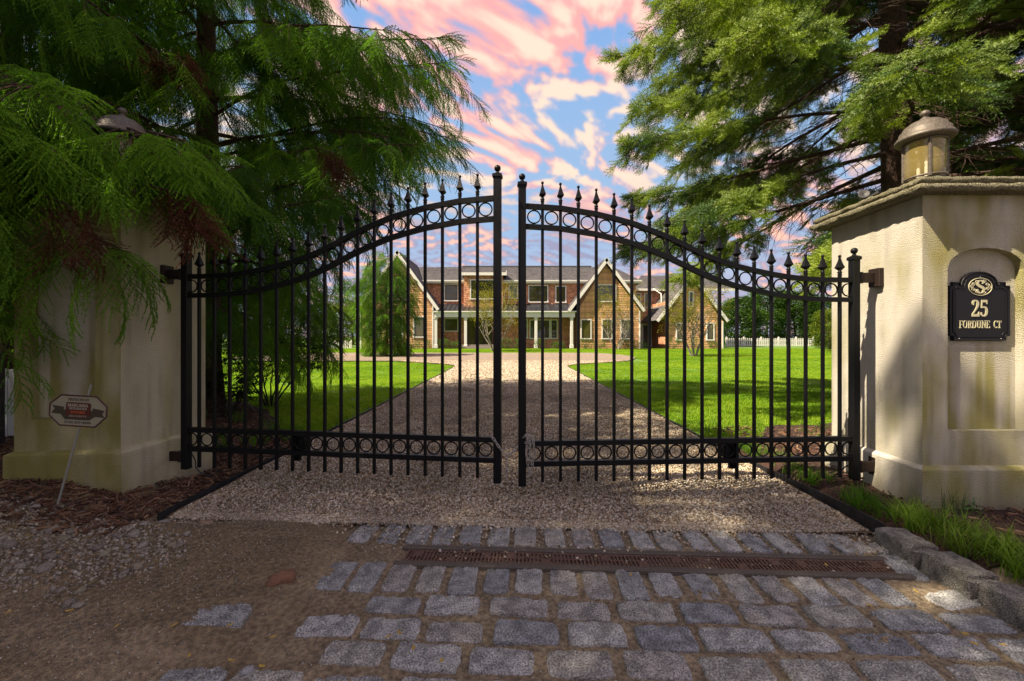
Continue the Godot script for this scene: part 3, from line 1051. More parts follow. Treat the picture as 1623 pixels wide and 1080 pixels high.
func lantern(where: Vector3, label: String) -> Node3D:
	var root := base("pier_lantern", where)
	tag(root, label, "lantern", "lanterns on the two piers")
	var bronze := mat("weathered bronze", Color(0.17, 0.145, 0.115), 0.55, {"metal": 0.35, "tex": ntex(0.04, 220, 3, [[0.2, grey(0.7)], [0.8, grey(1.0)]], 256), "scale": 5.0})
	var m := MB.new()
	m.lathe(Vector3.ZERO, [[0.10, 0.0], [0.10, 0.02], [0.06, 0.035], [0.05, 0.08], [0.075, 0.105], [0.105, 0.115], [0.112, 0.13], [0.112, 0.15], [0.09, 0.155], [0.001, 0.156]], 28)
	obj("base", m, bronze, root)
	m = MB.new()
	m.lathe(Vector3.ZERO, [[0.001, 0.43], [0.118, 0.43], [0.125, 0.425], [0.158, 0.43], [0.168, 0.438], [0.168, 0.452], [0.160, 0.458], [0.158, 0.468], [0.148, 0.476], [0.142, 0.505], [0.130, 0.512], [0.118, 0.54], [0.085, 0.565], [0.05, 0.578], [0.032, 0.583], [0.028, 0.596], [0.016, 0.602], [0.014, 0.610], [0.026, 0.620], [0.029, 0.634], [0.022, 0.648], [0.010, 0.655], [0.0006, 0.657]], 32)
	obj("lid", m, bronze, root)
	m = MB.new()
	for k in 4:
		var a := TAU * (k + 0.35) / 4
		var o := Vector3(cos(a), 0, sin(a)) * 0.116
		var b := Basis(Vector3.UP, -a)
		m.box(o + Vector3.UP * 0.29, Vector3(0.012, 0.285, 0.020), b)
		m.tube(PackedVector3Array([o * 1.05 + Vector3.UP * 0.15, o * 1.05 + Vector3.UP * 0.43]), [0.006], 6)
	for y in [0.163, 0.418]:
		var p := PackedVector3Array()
		for k in 28:
			p.append(Vector3(cos(TAU * k / 28) * 0.116, y, -sin(TAU * k / 28) * 0.116))
		m.tube(p, [0.007], 6, false, true)
	obj("strap", m, bronze, root)
	var glass := StandardMaterial3D.new()
	if mats.has("lantern glass"):
		glass = mats["lantern glass"]
	else:
		glass.resource_name = "lantern glass"
		glass.albedo_color = Color(0.85, 0.76, 0.45, 0.22)
		glass.transparency = BaseMaterial3D.TRANSPARENCY_ALPHA
		glass.roughness = 0.18
		mats["lantern glass"] = glass
	m = MB.new()
	m.lathe(Vector3.ZERO, [[0.100, 0.157], [0.111, 0.175], [0.113, 0.22], [0.113, 0.40], [0.108, 0.425]], 28)
	m.c = PackedColorArray()
	for k in m.v.size():
		m.c.append(Color.WHITE)
	obj("glass", m, glass, root)
	m = MB.new()
	for k in 3:
		var a := TAU * k / 3
		m.lathe(Vector3(cos(a) * 0.035, 0.157, sin(a) * 0.035), [[0.014, 0.0], [0.012, 0.01], [0.011, 0.085], [0.008, 0.09], [0.012, 0.11], [0.009, 0.135], [0.001, 0.155]], 10)
	obj("candle_socket", m, mat("candle", Color(0.62, 0.58, 0.48), 0.6), root)
	return root

# ---------------------------------------------------------------- the gate
const CURVE := [[0.0, 0.911], [0.104, 0.8976], [0.2125, 0.8598], [0.266, 0.8307], [0.322, 0.7978], [0.3755, 0.7530], [0.429, 0.7040], [0.482, 0.6473], [0.535, 0.589], [0.588, 0.5423], [0.643, 0.5047], [0.696, 0.4760], [0.75, 0.4510], [0.801, 0.4324], [0.8535, 0.419], [0.905, 0.4127], [1.0, 0.4105]]

func rail_top(u: float) -> float:
	for i in CURVE.size() - 1:
		if u <= CURVE[i + 1][0]:
			return 1.008 + lerpf(CURVE[i][1], CURVE[i + 1][1], (u - CURVE[i][0]) / (CURVE[i + 1][0] - CURVE[i][0]))
	return 1.008 + 0.4105

func sweep(m: MB, pts: PackedVector3Array, h: float, w: float) -> void:
	var rows := []
	for i in pts.size():
		var t := (pts[mini(i + 1, pts.size() - 1)] - pts[maxi(i - 1, 0)]).normalized()
		var s := Vector3.BACK
		var u := s.cross(t).normalized()
		rows.append([pts[i] + u * h / 2 + s * w / 2, pts[i] - u * h / 2 + s * w / 2, pts[i] - u * h / 2 - s * w / 2, pts[i] + u * h / 2 - s * w / 2])
	for i in rows.size() - 1:
		for j in 4:
			m.quad(rows[i][j], rows[i][(j + 1) % 4], rows[i + 1][(j + 1) % 4], rows[i + 1][j])
	m.quad(rows[0][3], rows[0][2], rows[0][1], rows[0][0])
	m.quad(rows[-1][0], rows[-1][1], rows[-1][2], rows[-1][3])

func post_mesh(h: float) -> MB:
	var m := MB.new()
	m.box(Vector3(0, h / 2, 0), Vector3(0.051, h, 0.051), Basis.IDENTITY, 0.004)
	return m

func finial_mesh() -> MB:
	var m := MB.new()
	m.box(Vector3(0, 0.004, 0), Vector3(0.064, 0.022, 0.064), Basis.IDENTITY, 0.003)
	m.lathe(Vector3.ZERO, [[0.044, 0.015], [0.012, 0.027]], 4, Basis.IDENTITY, PI / 4)
	m.lathe(Vector3.ZERO, [[0.012, 0.022], [0.014, 0.030], [0.009, 0.036], [0.012, 0.042]], 12)
	m.ball(Vector3(0, 0.058, 0), Vector3.ONE * 0.0225, 14)
	return m

func make_leaf(hinge: Vector3, meet: Vector3, label: String, sag: float) -> Node3D:
	# local x runs from the hinge post (0) to the meeting post (2.35)
	var dir := meet - hinge
	var len := Vector2(dir.x, dir.z).length()
	var root := base("gate_leaf", hinge, atan2(-dir.z, dir.x))
	tag(root, label, "gate", "leaves of the driveway gate")
	var side := 1.0 if dir.x > 0 else -1.0   # local +z faces the camera on the left leaf, away from it on the right leaf
	var black := mat("black gate paint", Color(0.006, 0.0066, 0.0075), 0.5, {"spec": 0.3, "rough_tex": ntex(0.03, 230, 3, [[0.2, grey(0.75)], [0.8, grey(1.0)]], 256), "scale": 4.0})
	var uu := func(x: float) -> float: return clampf((len - 0.026 - x) / (len - 0.052), 0.0, 1.0)
	var post_h := 0.975 + 0.588 - 0.012
	var fin := finial_mesh().mesh()
	for p in [["hinge_post", 0.0, post_h, 0.0], ["meeting_post", len, 2.045, sag]]:
		var o := obj(p[0], post_mesh(p[2]), black, root, Vector3(p[1], p[3], 0))
		put("ball_finial", fin, black, o, Vector3(0, p[2], 0))
	# rails: two swept on top, two straight below
	for dy in [-0.016, -0.154]:
		var pts := PackedVector3Array()
		for k in 49:
			var x := lerpf(0.026, len - 0.026, k / 48.0)
			pts.append(Vector3(x, rail_top(uu.call(x)) + dy + sag * x / len, 0))
		var m := MB.new()
		sweep(m, pts, 0.032, 0.036)
		obj("curved_rail", m, black, root)
	for y in [0.288, 0.150]:
		var m := MB.new()
		sweep(m, PackedVector3Array([Vector3(0.026, y, 0), Vector3(len - 0.026, y + sag, 0)]), 0.034, 0.036)
		obj("bottom_rail", m, black, root)
	# pickets with spear points
	var spear := MB.new()
	spear.lathe(Vector3.ZERO, [[0.011, -0.004], [0.015, 0.0], [0.0105, 0.008], [0.016, 0.014], [0.0105, 0.024], [0.010, 0.030]], 8)
	spear.lathe(Vector3.ZERO, [[0.008, 0.028], [0.031, 0.049], [0.022, 0.068], [0.0105, 0.100], [0.007, 0.116], [0.0068, 0.122]], 4, Basis.IDENTITY, PI / 4)
	spear.ball(Vector3(0, 0.129, 0), Vector3.ONE * 0.0105, 10)
	var spear_mesh := spear.mesh()
	var tor := MB.new()
	var loop := PackedVector3Array()
	for k in 24:
		loop.append(Vector3(cos(TAU * k / 24), sin(TAU * k / 24), 0) * 0.0435)
	tor.tube(loop, [0.0052], 6, false, true)
	var ring := tor.mesh()
	var xs := []
	for k in 18:
		xs.append((0.106 + 0.1238 * k) * len / 2.35)
	for x in xs:
		var top: float = rail_top(uu.call(x)) + sag * x / len + 0.022
		var m := MB.new()
		m.box(Vector3(0, (top + 0.015) / 2, 0), Vector3(0.0192, top - 0.015, 0.0192), Basis.IDENTITY, 0.0015)
		var o := obj("picket", m, black, root, Vector3(x, 0, 0))
		put("spear_point", spear_mesh, black, o, Vector3(0, top, 0))
	for k in 19:
		var x: float = (0.106 - 0.0619 + 0.1238 * k) * len / 2.35
		if k == 18:
			x = len - 0.026 - 0.055
		put("ring", ring, black, root, Vector3(x, rail_top(uu.call(x)) - 0.085 + sag * x / len, 0))
		put("ring", ring, black, root, Vector3(x, 0.219 + sag * x / len, 0))
	# hinges: plate on the pier, knuckle, strap to the post
	var rust := mat("rusty hinge", Color(0.045, 0.028, 0.022), 0.6, {"metal": 0.4, "tex": ntex(0.06, 232, 3, [[0.3, Color(0.5, 0.4, 0.4)], [0.7, Color(1, 1, 1)]], 256), "scale": 9.0})
	for y in [0.975 + 0.45 - 0.005, 0.975 - 0.885]:
		var m := MB.new()
		m.lathe(Vector3(-0.045, y - 0.04, 0), [[0.014, 0.0], [0.017, 0.003], [0.017, 0.077], [0.014, 0.08]], 12)
		m.box(Vector3(-0.034, y, 0), Vector3(0.03, 0.06, 0.02))
		m.box(Vector3(-0.105, y, 0), Vector3(0.10, 0.07, 0.022), Basis.IDENTITY, 0.003)
		m.box(Vector3(-0.162, y, 0.0), Vector3(0.042, 0.13, 0.09), Basis.IDENTITY, 0.004)
		obj("hinge", m, rust, root)
	# bracket of the gate opener behind the bottom rails
	var m := MB.new()
	var bx := len * 0.372
	m.box(Vector3(bx, 0.215, -side * 0.048), Vector3(0.10, 0.125, 0.055), Basis.IDENTITY, 0.006)
	m.box(Vector3(bx - 0.02, 0.115, -side * 0.045), Vector3(0.055, 0.08, 0.03), Basis.IDENTITY, 0.004)
	obj("opener_bracket", m, black, root)
	return root

func make_chain(called: String, paths: Array, label: String) -> void:
	var root := base(called, paths[0][0])
	tag(root, label, "chain")
	var steel := mat("chain steel", Color(0.42, 0.40, 0.37), 0.4, {"metal": 0.6})
	var tor := MB.new()
	var loop := PackedVector3Array()
	for k in 14:
		var a := TAU * k / 14
		loop.append(Vector3(cos(a) * 0.0075, sin(a) * 0.0085 + signf(sin(a)) * 0.0085 * minf(1.0, absf(sin(a)) * 3.0), 0))
	tor.tube(loop, [0.0026], 6, false, true)
	var link := tor.mesh()
	var n := 0
	for path in paths:
		var cv := Curve3D.new()
		for p in path:
			cv.add_point(p)
		var l := cv.get_baked_length()
		var c := int(l / 0.0245)
		for k in c:
			var p := cv.sample_baked((k + 0.5) * l / c)
			var t := (cv.sample_baked(minf(l, (k + 0.9) * l / c)) - cv.sample_baked((k + 0.1) * l / c)).normalized()
			var s := t.cross(Vector3.BACK if absf(t.z) < 0.9 else Vector3.RIGHT).normalized()
			var b := Basis(s, t, s.cross(t)) * Basis(Vector3.UP, PI / 4 + (PI / 2 if n % 2 else 0.0))
			put("link", link, steel, root, p - root.position, b)
			n += 1

func text_mesh(s: String, font: String, w: float, h: float, depth: float, weight := 400) -> Array:
	var t := TextMesh.new()
	var f := SystemFont.new()
	f.font_names = PackedStringArray([font])
	f.font_weight = weight
	t.font = f
	t.text = s
	t.font_size = 48
	t.pixel_size = 0.001
	t.depth = depth
	t.curve_step = 1.0
	var bb := t.get_aabb()
	var b := Basis.from_scale(Vector3(w / maxf(bb.size.x, 0.001), h / maxf(bb.size.y, 0.001), 1.0))
	return [t, b, -(b * bb.get_center())]

func prism(m: MB, poly: PackedVector2Array, z0: float, z1: float) -> void:
	var p := poly.duplicate()
	if Geometry2D.is_polygon_clockwise(p):
		p.reverse()
	var ix := Geometry2D.triangulate_polygon(p)
	for i in range(0, ix.size(), 3):
		var a := p[ix[i]]
		var b := p[ix[i + 1]]
		var c := p[ix[i + 2]]
		if (b - a).cross(c - a) < 0:
			var t := b
			b = c
			c = t
		m.tri(Vector3(a.x, a.y, z1), Vector3(b.x, b.y, z1), Vector3(c.x, c.y, z1))
		m.tri(Vector3(a.x, a.y, z0), Vector3(c.x, c.y, z0), Vector3(b.x, b.y, z0))
	for i in p.size():
		var a := p[i]
		var b := p[(i + 1) % p.size()]
		m.quad(Vector3(a.x, a.y, z0), Vector3(b.x, b.y, z0), Vector3(b.x, b.y, z1), Vector3(a.x, a.y, z1))

func make_plaque() -> void:
	var root := base("house_number_plaque", at(1550, 488, 2.734))
	tag(root, "black cast plaque with arched top reading 25 FORDUNE CT in pale letters", "plaque")
	var k := 2.72 / FOCAL / 7.714
	var o := Vector2(540, 550)
	var raw := [[165, 280], [205, 280], [205, 235], [310, 235]]
	for i in 13:
		var a := PI - PI * i / 12.0
		raw.append([540 + 228 * cos(a), 262 - 157 * sin(a)])
	raw += [[768, 235], [865, 235], [865, 280], [915, 280], [915, 900], [868, 900], [868, 955], [205, 955], [205, 900], [165, 900]]
	var poly := PackedVector2Array()
	for q in raw:
		poly.append(Vector2((q[0] - o.x) * k, (o.y - q[1]) * k))
	var paint := mat("plaque enamel", Color(0.009, 0.009, 0.012), 0.42, {"spec": 0.35})
	var m := MB.new()
	prism(m, poly, 0.0, 0.010)
	obj("plate", m, paint, root)
	var rim := MB.new()
	var inner: PackedVector2Array = Geometry2D.offset_polygon(poly, -0.013)[0]
	for e in [[poly, 0.010, 0.010, 0.004], [inner, 0.010, 0.010, 0.004]]:
		var pts := PackedVector3Array()
		var pl: PackedVector2Array = Geometry2D.offset_polygon(poly, -0.006)[0] if e[0] == poly else Geometry2D.offset_polygon(poly, -0.026)[0]
		for q in pl:
			pts.append(Vector3(q.x, q.y, 0.0105))
		rim.tube(pts, [0.0055 if e[0] == poly else 0.0032], 6, false, true)
	obj("rim", rim, paint, root)
	var gold := mat("plaque lettering", Color(0.50, 0.47, 0.30), 0.5)
	for t in [["25", 542.0, 558.0, 195.0, 205.0, "number", 700], ["FORDUNE  CT", 548.0, 755.0, 515.0, 92.0, "street_name", 400]]:
		var tm := text_mesh(t[0], "Droid Serif", t[3] * k, t[4] * k, 0.004, t[6])
		put(t[5], tm[0], gold, root, tm[2] + Vector3((t[1] - o.x) * k, (o.y - t[2]) * k, 0.011), tm[1])
	# oval emblem: a scrolled S
	var c := Vector3((548 - o.x) * k, (o.y - 295) * k, 0.011)
	m = MB.new()
	var el := PackedVector3Array()
	for i in 36:
		el.append(c + Vector3(cos(TAU * i / 36) * 143 * k, sin(TAU * i / 36) * 106 * k, 0.001))
	m.tube(el, [0.0022], 6, false, true)
	for s in [[-85, 30, 1], [-88, -28, -1], [88, 30, -1], [86, -28, 1], [-40, 62, -1], [42, -62, -1], [45, 62, 1], [-42, -62, 1], [-112, 0, 1], [114, 0, -1]]:
		var sp := PackedVector3Array()
		for i in 16:
			var a: float = i * 0.62 * s[2]
			var r := (26.0 - 1.4 * i) * k
			sp.append(c + Vector3(s[0] * k + cos(a) * r, s[1] * k + sin(a) * r * 0.9, 0.001))
		m.tube(sp, [0.0019], 5)
	obj("emblem", m, gold, root)
	var tm := text_mesh("S", "Droid Serif", 105 * k, 165 * k, 0.005, 700)
	put("emblem_letter", tm[0], gold, root, tm[2] + c + Vector3(0, 0, 0.001), tm[1])
	m = MB.new()
	for q in [[548, 172], [293, 928], [805, 930]]:
		m.ball(Vector3((q[0] - o.x) * k, (o.y - q[1]) * k, 0.010), Vector3.ONE * 0.0035, 8)
	obj("screw", m, mat("screw", Color(0.4, 0.4, 0.4), 0.4, {"metal": 0.8}), root)

func make_yard_sign() -> void:
	var d := 2.42
	var p := at(124.5, 651.5, d)
	var foot := at(90, 800, d)
	var root := base("security_sign", foot)
	tag(root, "eight sided cream security sign on a leaning stake before the left pier", "sign")
	var px := d / FOCAL
	var hdir := at(143, 610, d) - foot
	var st := MB.new()
	st.bar(Vector3(0, 0, -0.004), hdir + Vector3(0, 0, -0.004), 0.012, 0.004, Vector3.BACK)
	obj("stake", st, mat("aluminium stake", Color(0.36, 0.37, 0.34), 0.5, {"metal": 0.5}), root)
	var tilt := Basis(Vector3.BACK, -0.062)
	var c := p - foot
	# outline traced in pixels about the middle
	var half := Vector2(45.5 * px, 24.5 * px)
	var cut := 0.44
	var poly := PackedVector2Array()
	for q in [[-1, -0.38], [-0.62, -1], [0.62, -1], [1, -0.30], [1, 0.38], [0.62, 1], [-0.62, 1], [-1, 0.38]]:
		poly.append(Vector2(q[0] * half.x, q[1] * half.y))
	var board := base("board", c, 0.0, root)
	board.transform.basis = tilt
	var m := MB.new()
	prism(m, poly, 0.0, 0.003)
	obj("panel", m, mat("sign cream", Color(0.30, 0.29, 0.20), 0.6), board)
	m = MB.new()
	var pts := PackedVector3Array()
	for q in Geometry2D.offset_polygon(poly, -0.002)[0]:
		pts.append(Vector3(q.x, q.y, 0.003))
	m.tube(pts, [0.0042], 6, false, true)
	obj("border", m, mat("sign maroon", Color(0.075, 0.022, 0.030), 0.6), board)
	m = MB.new()
	var w := half.x
	var h := half.y
	prism(m, PackedVector2Array([Vector2(-0.92 * w, 0.30 * h), Vector2(-0.5 * w, 0.22 * h), Vector2(-0.5 * w, 0.05 * h), Vector2(0.5 * w, 0.05 * h), Vector2(0.5 * w, 0.22 * h), Vector2(0.93 * w, 0.10 * h), Vector2(0.84 * w, -0.12 * h), Vector2(0.93 * w, -0.36 * h), Vector2(0.6 * w, -0.32 * h), Vector2(0.4 * w, -0.58 * h), Vector2(-0.45 * w, -0.58 * h), Vector2(-0.6 * w, -0.26 * h), Vector2(-0.94 * w, -0.22 * h), Vector2(-0.82 * w, 0.06 * h)]), 0.003, 0.0042)
	obj("ribbon", m, mat("sign ribbon", Color(0.05, 0.042, 0.025), 0.6), board)
	m = MB.new()
	prism(m, PackedVector2Array([Vector2(-0.42 * w, -0.28 * h), Vector2(-0.25 * w, -0.46 * h), Vector2(0.28 * w, -0.46 * h), Vector2(0.44 * w, -0.28 * h), Vector2(0.44 * w, 0.46 * h), Vector2(0.38 * w, 0.54 * h), Vector2(-0.38 * w, 0.54 * h), Vector2(-0.42 * w, 0.46 * h)]), 0.0043, 0.0056)
	obj("crest", m, mat("sign crest", Color(0.085, 0.020, 0.014), 0.6), board)
	for t in [["PROTECTED BY", 0.0, 0.72, 0.72, 0.17, Color(0.05, 0.04, 0.03), 0.0032], ["MARCARIA", 0.0, 0.36, 0.70, 0.19, Color(0.42, 0.38, 0.28), 0.0058], ["INTEGRATED", 0.0, 0.15, 0.62, 0.14, Color(0.36, 0.36, 0.28), 0.0058], ["SYSTEMS", 0.0, -0.08, 0.5, 0.15, Color(0.48, 0.10, 0.03), 0.0058], ["SECURITY", 0.02, -0.34, 0.62, 0.12, Color(0.28, 0.27, 0.2), 0.0058], ["(516) 431-9000", 0.0, -0.76, 0.92, 0.19, Color(0.04, 0.035, 0.03), 0.0032]]:
		var tm := text_mesh(t[0], "Droid Sans", t[3] * w, t[4] * h, 0.0008, 700)
		put("lettering", tm[0], mat("ink %s" % t[0].left(3), t[5], 0.6), board, tm[2] + Vector3(t[1] * w, t[2] * h, t[6] + 0.0005), tm[1])

func make_entrance() -> void:
	pier("left_gate_pier", [[-3.198, 2.753], [-2.588, 2.836], [-2.494, 3.488], [-3.126, 3.416]], 0.412, 2.076, [0.155, 0.755, 0.622, 1.625, 1.722], 4.0, "left cream stucco gate pier with arched niche, half hidden by cedar branches")
	pier("right_gate_pier", [[2.575, 2.69], [3.375, 2.69], [3.40, 3.50], [2.61, 3.50]], 0.343, 2.045, [0.197, 0.80, 0.565, 1.585, 1.712], 9.0, "right cream stucco gate pier carrying the black number plaque in its niche")
	lantern(Vector3(2.985, 2.135, -3.10), "weathered round lantern with bronze lid standing on the right pier")
	var l2 := lantern(Vector3(-2.84, 2.166, -3.126), "round lantern on the left pier, seen yellow through cedar branches")
	l2.rotation.y = 0.9
	make_leaf(Vector3(-2.377, 0.190, -3.13), Vector3(-0.097, 0.190, -2.87), "left leaf of the black iron gate with curved ringed top rail", -0.012)
	make_leaf(Vector3(2.410, 0.150, -3.02), Vector3(0.069, 0.150, -2.92), "right leaf of the black iron gate with curved ringed top rail", -0.010)
	make_chain("lock_chain", [[at(777, 690, 2.86), at(783, 697, 2.835), at(793, 712, 2.82), at(803, 722, 2.84), at(811, 718, 2.88), at(820, 712, 2.92)], [at(803, 724, 2.84), at(803.5, 740, 2.84), at(803, 759, 2.84)]], "steel chain slung between the two meeting posts with its end hanging free")
	make_chain("looped_chain", [[at(829, 694, 2.89), at(836, 690, 2.875), at(846, 694, 2.875), at(845, 704, 2.88), at(833, 702, 2.88)], [at(837, 696, 2.872), at(834, 715, 2.872), at(836, 735, 2.872), at(840, 754, 2.872)], [at(845, 696, 2.872), at(847, 715, 2.872), at(844, 738, 2.872), at(840, 754, 2.872)], [at(840, 700, 2.866), at(840, 722, 2.866), at(841, 736, 2.866)]], "bunched steel chain wrapped over the right leaf's lower rail beside the meeting post")
	make_plaque()
	make_yard_sign()
	var wire := mat("black cable", Color(0.012, 0.012, 0.012), 0.5)
	for s in [[[at(1358, 737, 3.02), at(1345, 738, 3.06), at(1335, 744, 3.10), at(1328, 751, 3.12), at(1318, 758, 3.16)], "black cable running from the right hinge post down into the grass"], [[at(304, 720, 3.10), at(309, 730, 3.08), at(311, 742, 3.06), at(322, 752, 3.06), at(338, 752, 3.10), at(347, 742, 3.14)], "black cable looping below the left hinge post to the mulch"]]:
		var m := MB.new()
		var cv := Curve3D.new()
		for i in s[0].size():
			var tn: Vector3 = (s[0][mini(i + 1, s[0].size() - 1)] - s[0][maxi(i - 1, 0)]) / 6.0
			cv.add_point(s[0][i] - s[0][0], -tn, tn)
		m.tube(cv.tessellate(3), [0.005], 6)
		tag(obj("gate_cable", m, wire, null, s[0][0]), s[1], "cable")
	# floodlight on the right cap
	var fl := base("floodlight", at(1376, 305, 3.33))
	tag(fl, "small black twin floodlight on the far corner of the right pier's cap", "floodlight")
	fl.position.y = 2.133
	var m := MB.new()
	m.lathe(Vector3.ZERO, [[0.035, 0.0], [0.035, 0.02], [0.012, 0.025], [0.012, 0.07], [0.001, 0.075]], 12)
	obj("stand", m, wire, fl)
	for s in [-1, 1]:
		m = MB.new()
		var b := Basis(Vector3.UP, s * 0.6) * Basis(Vector3.RIGHT, 1.2)
		m.lathe(Vector3(s * 0.035, 0.10, 0), [[0.018, -0.05], [0.024, -0.03], [0.03, 0.03], [0.038, 0.05], [0.034, 0.052], [0.001, 0.045]], 14, b)
		obj("lamp_head", m, wire, fl)

# ---------------------------------------------------------------- conifers
func shoot(m: MB, p0: Vector3, p1: Vector3, needle: float, wide: float, n: int, spread: float) -> void:
	var t := (p1 - p0).normalized()
	var a := t.cross(Vector3(0.3, 1, 0.2)).normalized()
	var b := t.cross(a)
	for k in n:
		var f := (k + 0.5) / n
		var an := k * 2.399
		var r := a * cos(an) + b * sin(an)
		var p := p0.lerp(p1, f)
		var l := needle * (1.0 - 0.35 * f) * rnd(0.8, 1.2)
		var tip := p + t * l * 0.75 + r * l * spread
		var s := t.cross(r) * wide * 0.5
		m.tri(p - s, p + s, tip)

func cedar_spray(fine: bool) -> ArrayMesh:
	# a drooping frond: axis along +x, rope-like shoots to both sides
	var m := MB.new()
	var axis := PackedVector3Array()
	for k in 7:
		var f := k / 6.0
		axis.append(Vector3(0.40 * f, -0.10 * f * f, 0.02 * sin(f * 4.0)))
	m.col = Color(0.9, 0.75, 0.5)
	m.tube(axis, [0.0035, 0.003, 0.003, 0.002, 0.002, 0.0015, 0.001], 3, false)
	var n := 16
	for k in n:
		var f := 0.08 + 0.92 * k / n
		var p := Vector3(0.40 * f, -0.10 * f * f, 0.02 * sin(f * 4.0))
		var l := (0.22 - 0.10 * absf(f - 0.4) * 1.6) * rnd(0.75, 1.25)
		var sd := 1.0 if k % 2 else -1.0
		var dir := Vector3(0.80, -0.28 + rnd(-0.2, 0.2), sd * rnd(0.35, 0.75)).normalized()
		m.col = Color(1, 1, 1) * rnd(0.75, 1.25)
		var mid := p + dir * l * 0.55
		var tip := mid + (dir + Vector3(0.1, -0.5, 0)).normalized() * l * 0.55
		shoot(m, p, mid, 0.028, 0.0090, 13 if fine else 8, 0.34)
		shoot(m, mid, tip, 0.026, 0.0080, 13 if fine else 7, 0.30)
	m.col = Color(1.2, 1.2, 1.0)
	shoot(m, axis[5], axis[6] + Vector3(0.06, -0.03, 0), 0.024, 0.006, 12, 0.5)
	return m.mesh()

func spruce_spray() -> ArrayMesh:
	# a bushy tuft: short bottle-brush twigs on both sides of a shoot
	var m := MB.new()
	m.col = Color(0.9, 0.7, 0.5)
	m.tube(PackedVector3Array([Vector3.ZERO, Vector3(0.22, 0.02, 0)]), [0.004, 0.0015], 3, false)
	m.col = Color(1, 1, 1)
	shoot(m, Vector3(0.03, 0, 0), Vector3(0.24, 0.02, 0), 0.030, 0.0095, 30, 0.95)
	for k in 9:
		var f := 0.08 + 0.80 * k / 9.0
		var sd := 1.0 if k % 2 else -1.0
		var p := Vector3(0.22 * f, 0.01, 0)
		var l := (0.085 * (1.0 - f) + 0.055) * rnd(0.85, 1.2)
		var dir := Vector3(0.70, rnd(-0.35, 0.35), sd * 0.75).normalized()
		m.col = Color(1, 1, 1) * rnd(0.72, 1.3)
		shoot(m, p, p + dir * l, 0.029, 0.0095, int(l / 0.0070), 0.95)
	return m.mesh()

var bark_tex: NoiseTexture2D
var green := {}

func bark(key: String, k: Color) -> StandardMaterial3D:
	if bark_tex == null:
		bark_tex = ntex(0.03, 250, 5, [[0.25, grey(0.45)], [0.5, grey(0.8)], [0.75, grey(1.0)]], 512)
	return mat(key, k, 0.92, {"tex": bark_tex, "scale": Vector3(6, 1.1, 6), "height": bark_tex, "bump": 2.5, "world": false})

# limb: start, outward direction, length, rise (per metre), droop, then where twigs and foliage sit
func limb(root: Node3D, bk: Material, buf: PackedFloat32Array, s: Vector3, out: Vector3, l: float, o: Dictionary) -> void:
	var rise: float = o.rise
	var droop: float = o.droop
	var n := 9
	var pts := PackedVector3Array()
	var rad := []
	var side := out.cross(Vector3.UP).normalized()
	var bend := rnd(-0.12, 0.12) * l
	for k in n:
		var t := k / float(n - 1)
		pts.append(s + out * l * t + side * (bend * t * t + 0.02 * l * sin(t * 7.0 + bend * 9.0)) + Vector3.UP * l * (rise * t - droop * t * t))
		rad.append(lerpf(o.thick, 0.006, pow(t, 0.7)))
	var m := MB.new()
	m.col = Color(1, 1, 1)
	m.tube(pts, rad, 6)
	var step: float = o.step
	var c := int(l / step)
	for k in c:
		for sd in [-1.0, 1.0]:
			var t := clampf((k + rnd(0.1, 0.9)) / c, 0.02, 0.985)
			if t < o.twig_from:
				continue
			var fi := t * (n - 1)
			var i0 := mini(int(fi), n - 2)
			var p := pts[i0].lerp(pts[i0 + 1], fi - i0)
			var tan := (pts[i0 + 1] - pts[i0]).normalized()
			var tl: float = (o.twig * minf(1.0, 0.35 + 1.0 * (1.0 - t)) + 0.15) * rnd(0.6, 1.25)
			var dir: Vector3 = (tan * rnd(0.45, 1.0) + side * sd * rnd(0.4, 1.0) + Vector3.UP * (o.hang + rnd(-0.3, 0.3))).normalized()
			var tp := PackedVector3Array()
			for q in 4:
				var f := q / 3.0
				tp.append(p + dir * tl * f + Vector3.UP * (-float(o.twig_droop) * tl * f * f) + side * 0.04 * tl * sin(f * 5.0 + k))
			m.tube(tp, [0.009 * clampf(tl, 0.4, 1.0), 0.006, 0.004, 0.0025], 3, false)
			if t < o.bare and rng.randf() > o.stray:
				# dead inner twig: a few finer forks, no needles
				for q in 2:
					var b0 := tp[1 + q]
					var e2: Vector3 = b0 + (dir + side * rnd(-1, 1) + Vector3.UP * rnd(-0.7, 0.4)).normalized() * tl * rnd(0.25, 0.5)
					m.tube(PackedVector3Array([b0, e2]), [0.004, 0.0015], 3, false)
				continue
			var g := maxi(1, int(tl / o.gap))
			for q in g + 1:
				var f := clampf((q + rnd(0.0, 0.8)) / float(g + 0.6), 0.05, 1.0)
				var j0 := mini(int(f * 3.0), 2)
				var sp := tp[j0].lerp(tp[j0 + 1], f * 3.0 - j0)
				var td := (tp[j0 + 1] - tp[j0]).normalized()
				var x := (td * 0.9 + Vector3(rnd(-1, 1), rnd(-1, 1), rnd(-1, 1)) * float(o.wild) + Vector3.UP * float(o.needle_hang)).normalized()
				var up := Vector3.UP + Vector3(rnd(-1, 1), 0, rnd(-1, 1)) * 0.5
				var z := x.cross(up).normalized()
				var sc := rnd(0.7, 1.2) * float(o.size)
				push(buf, Basis(x, z.cross(x), z).scaled(Vector3.ONE * sc), sp, o.tint.call(sp))
	# the limb's own tip
	for q in 3:
		var x := ((pts[n - 1] - pts[n - 2]).normalized() + Vector3(rnd(-1, 1), rnd(-1, 1), rnd(-1, 1)) * 0.35).normalized()
		var z := x.cross(Vector3.UP).normalized()
		push(buf, Basis(x, z.cross(x), z).scaled(Vector3.ONE * float(o.size)), pts[n - 1], o.tint.call(pts[n - 1]))
	obj("limb", m, bk, root)

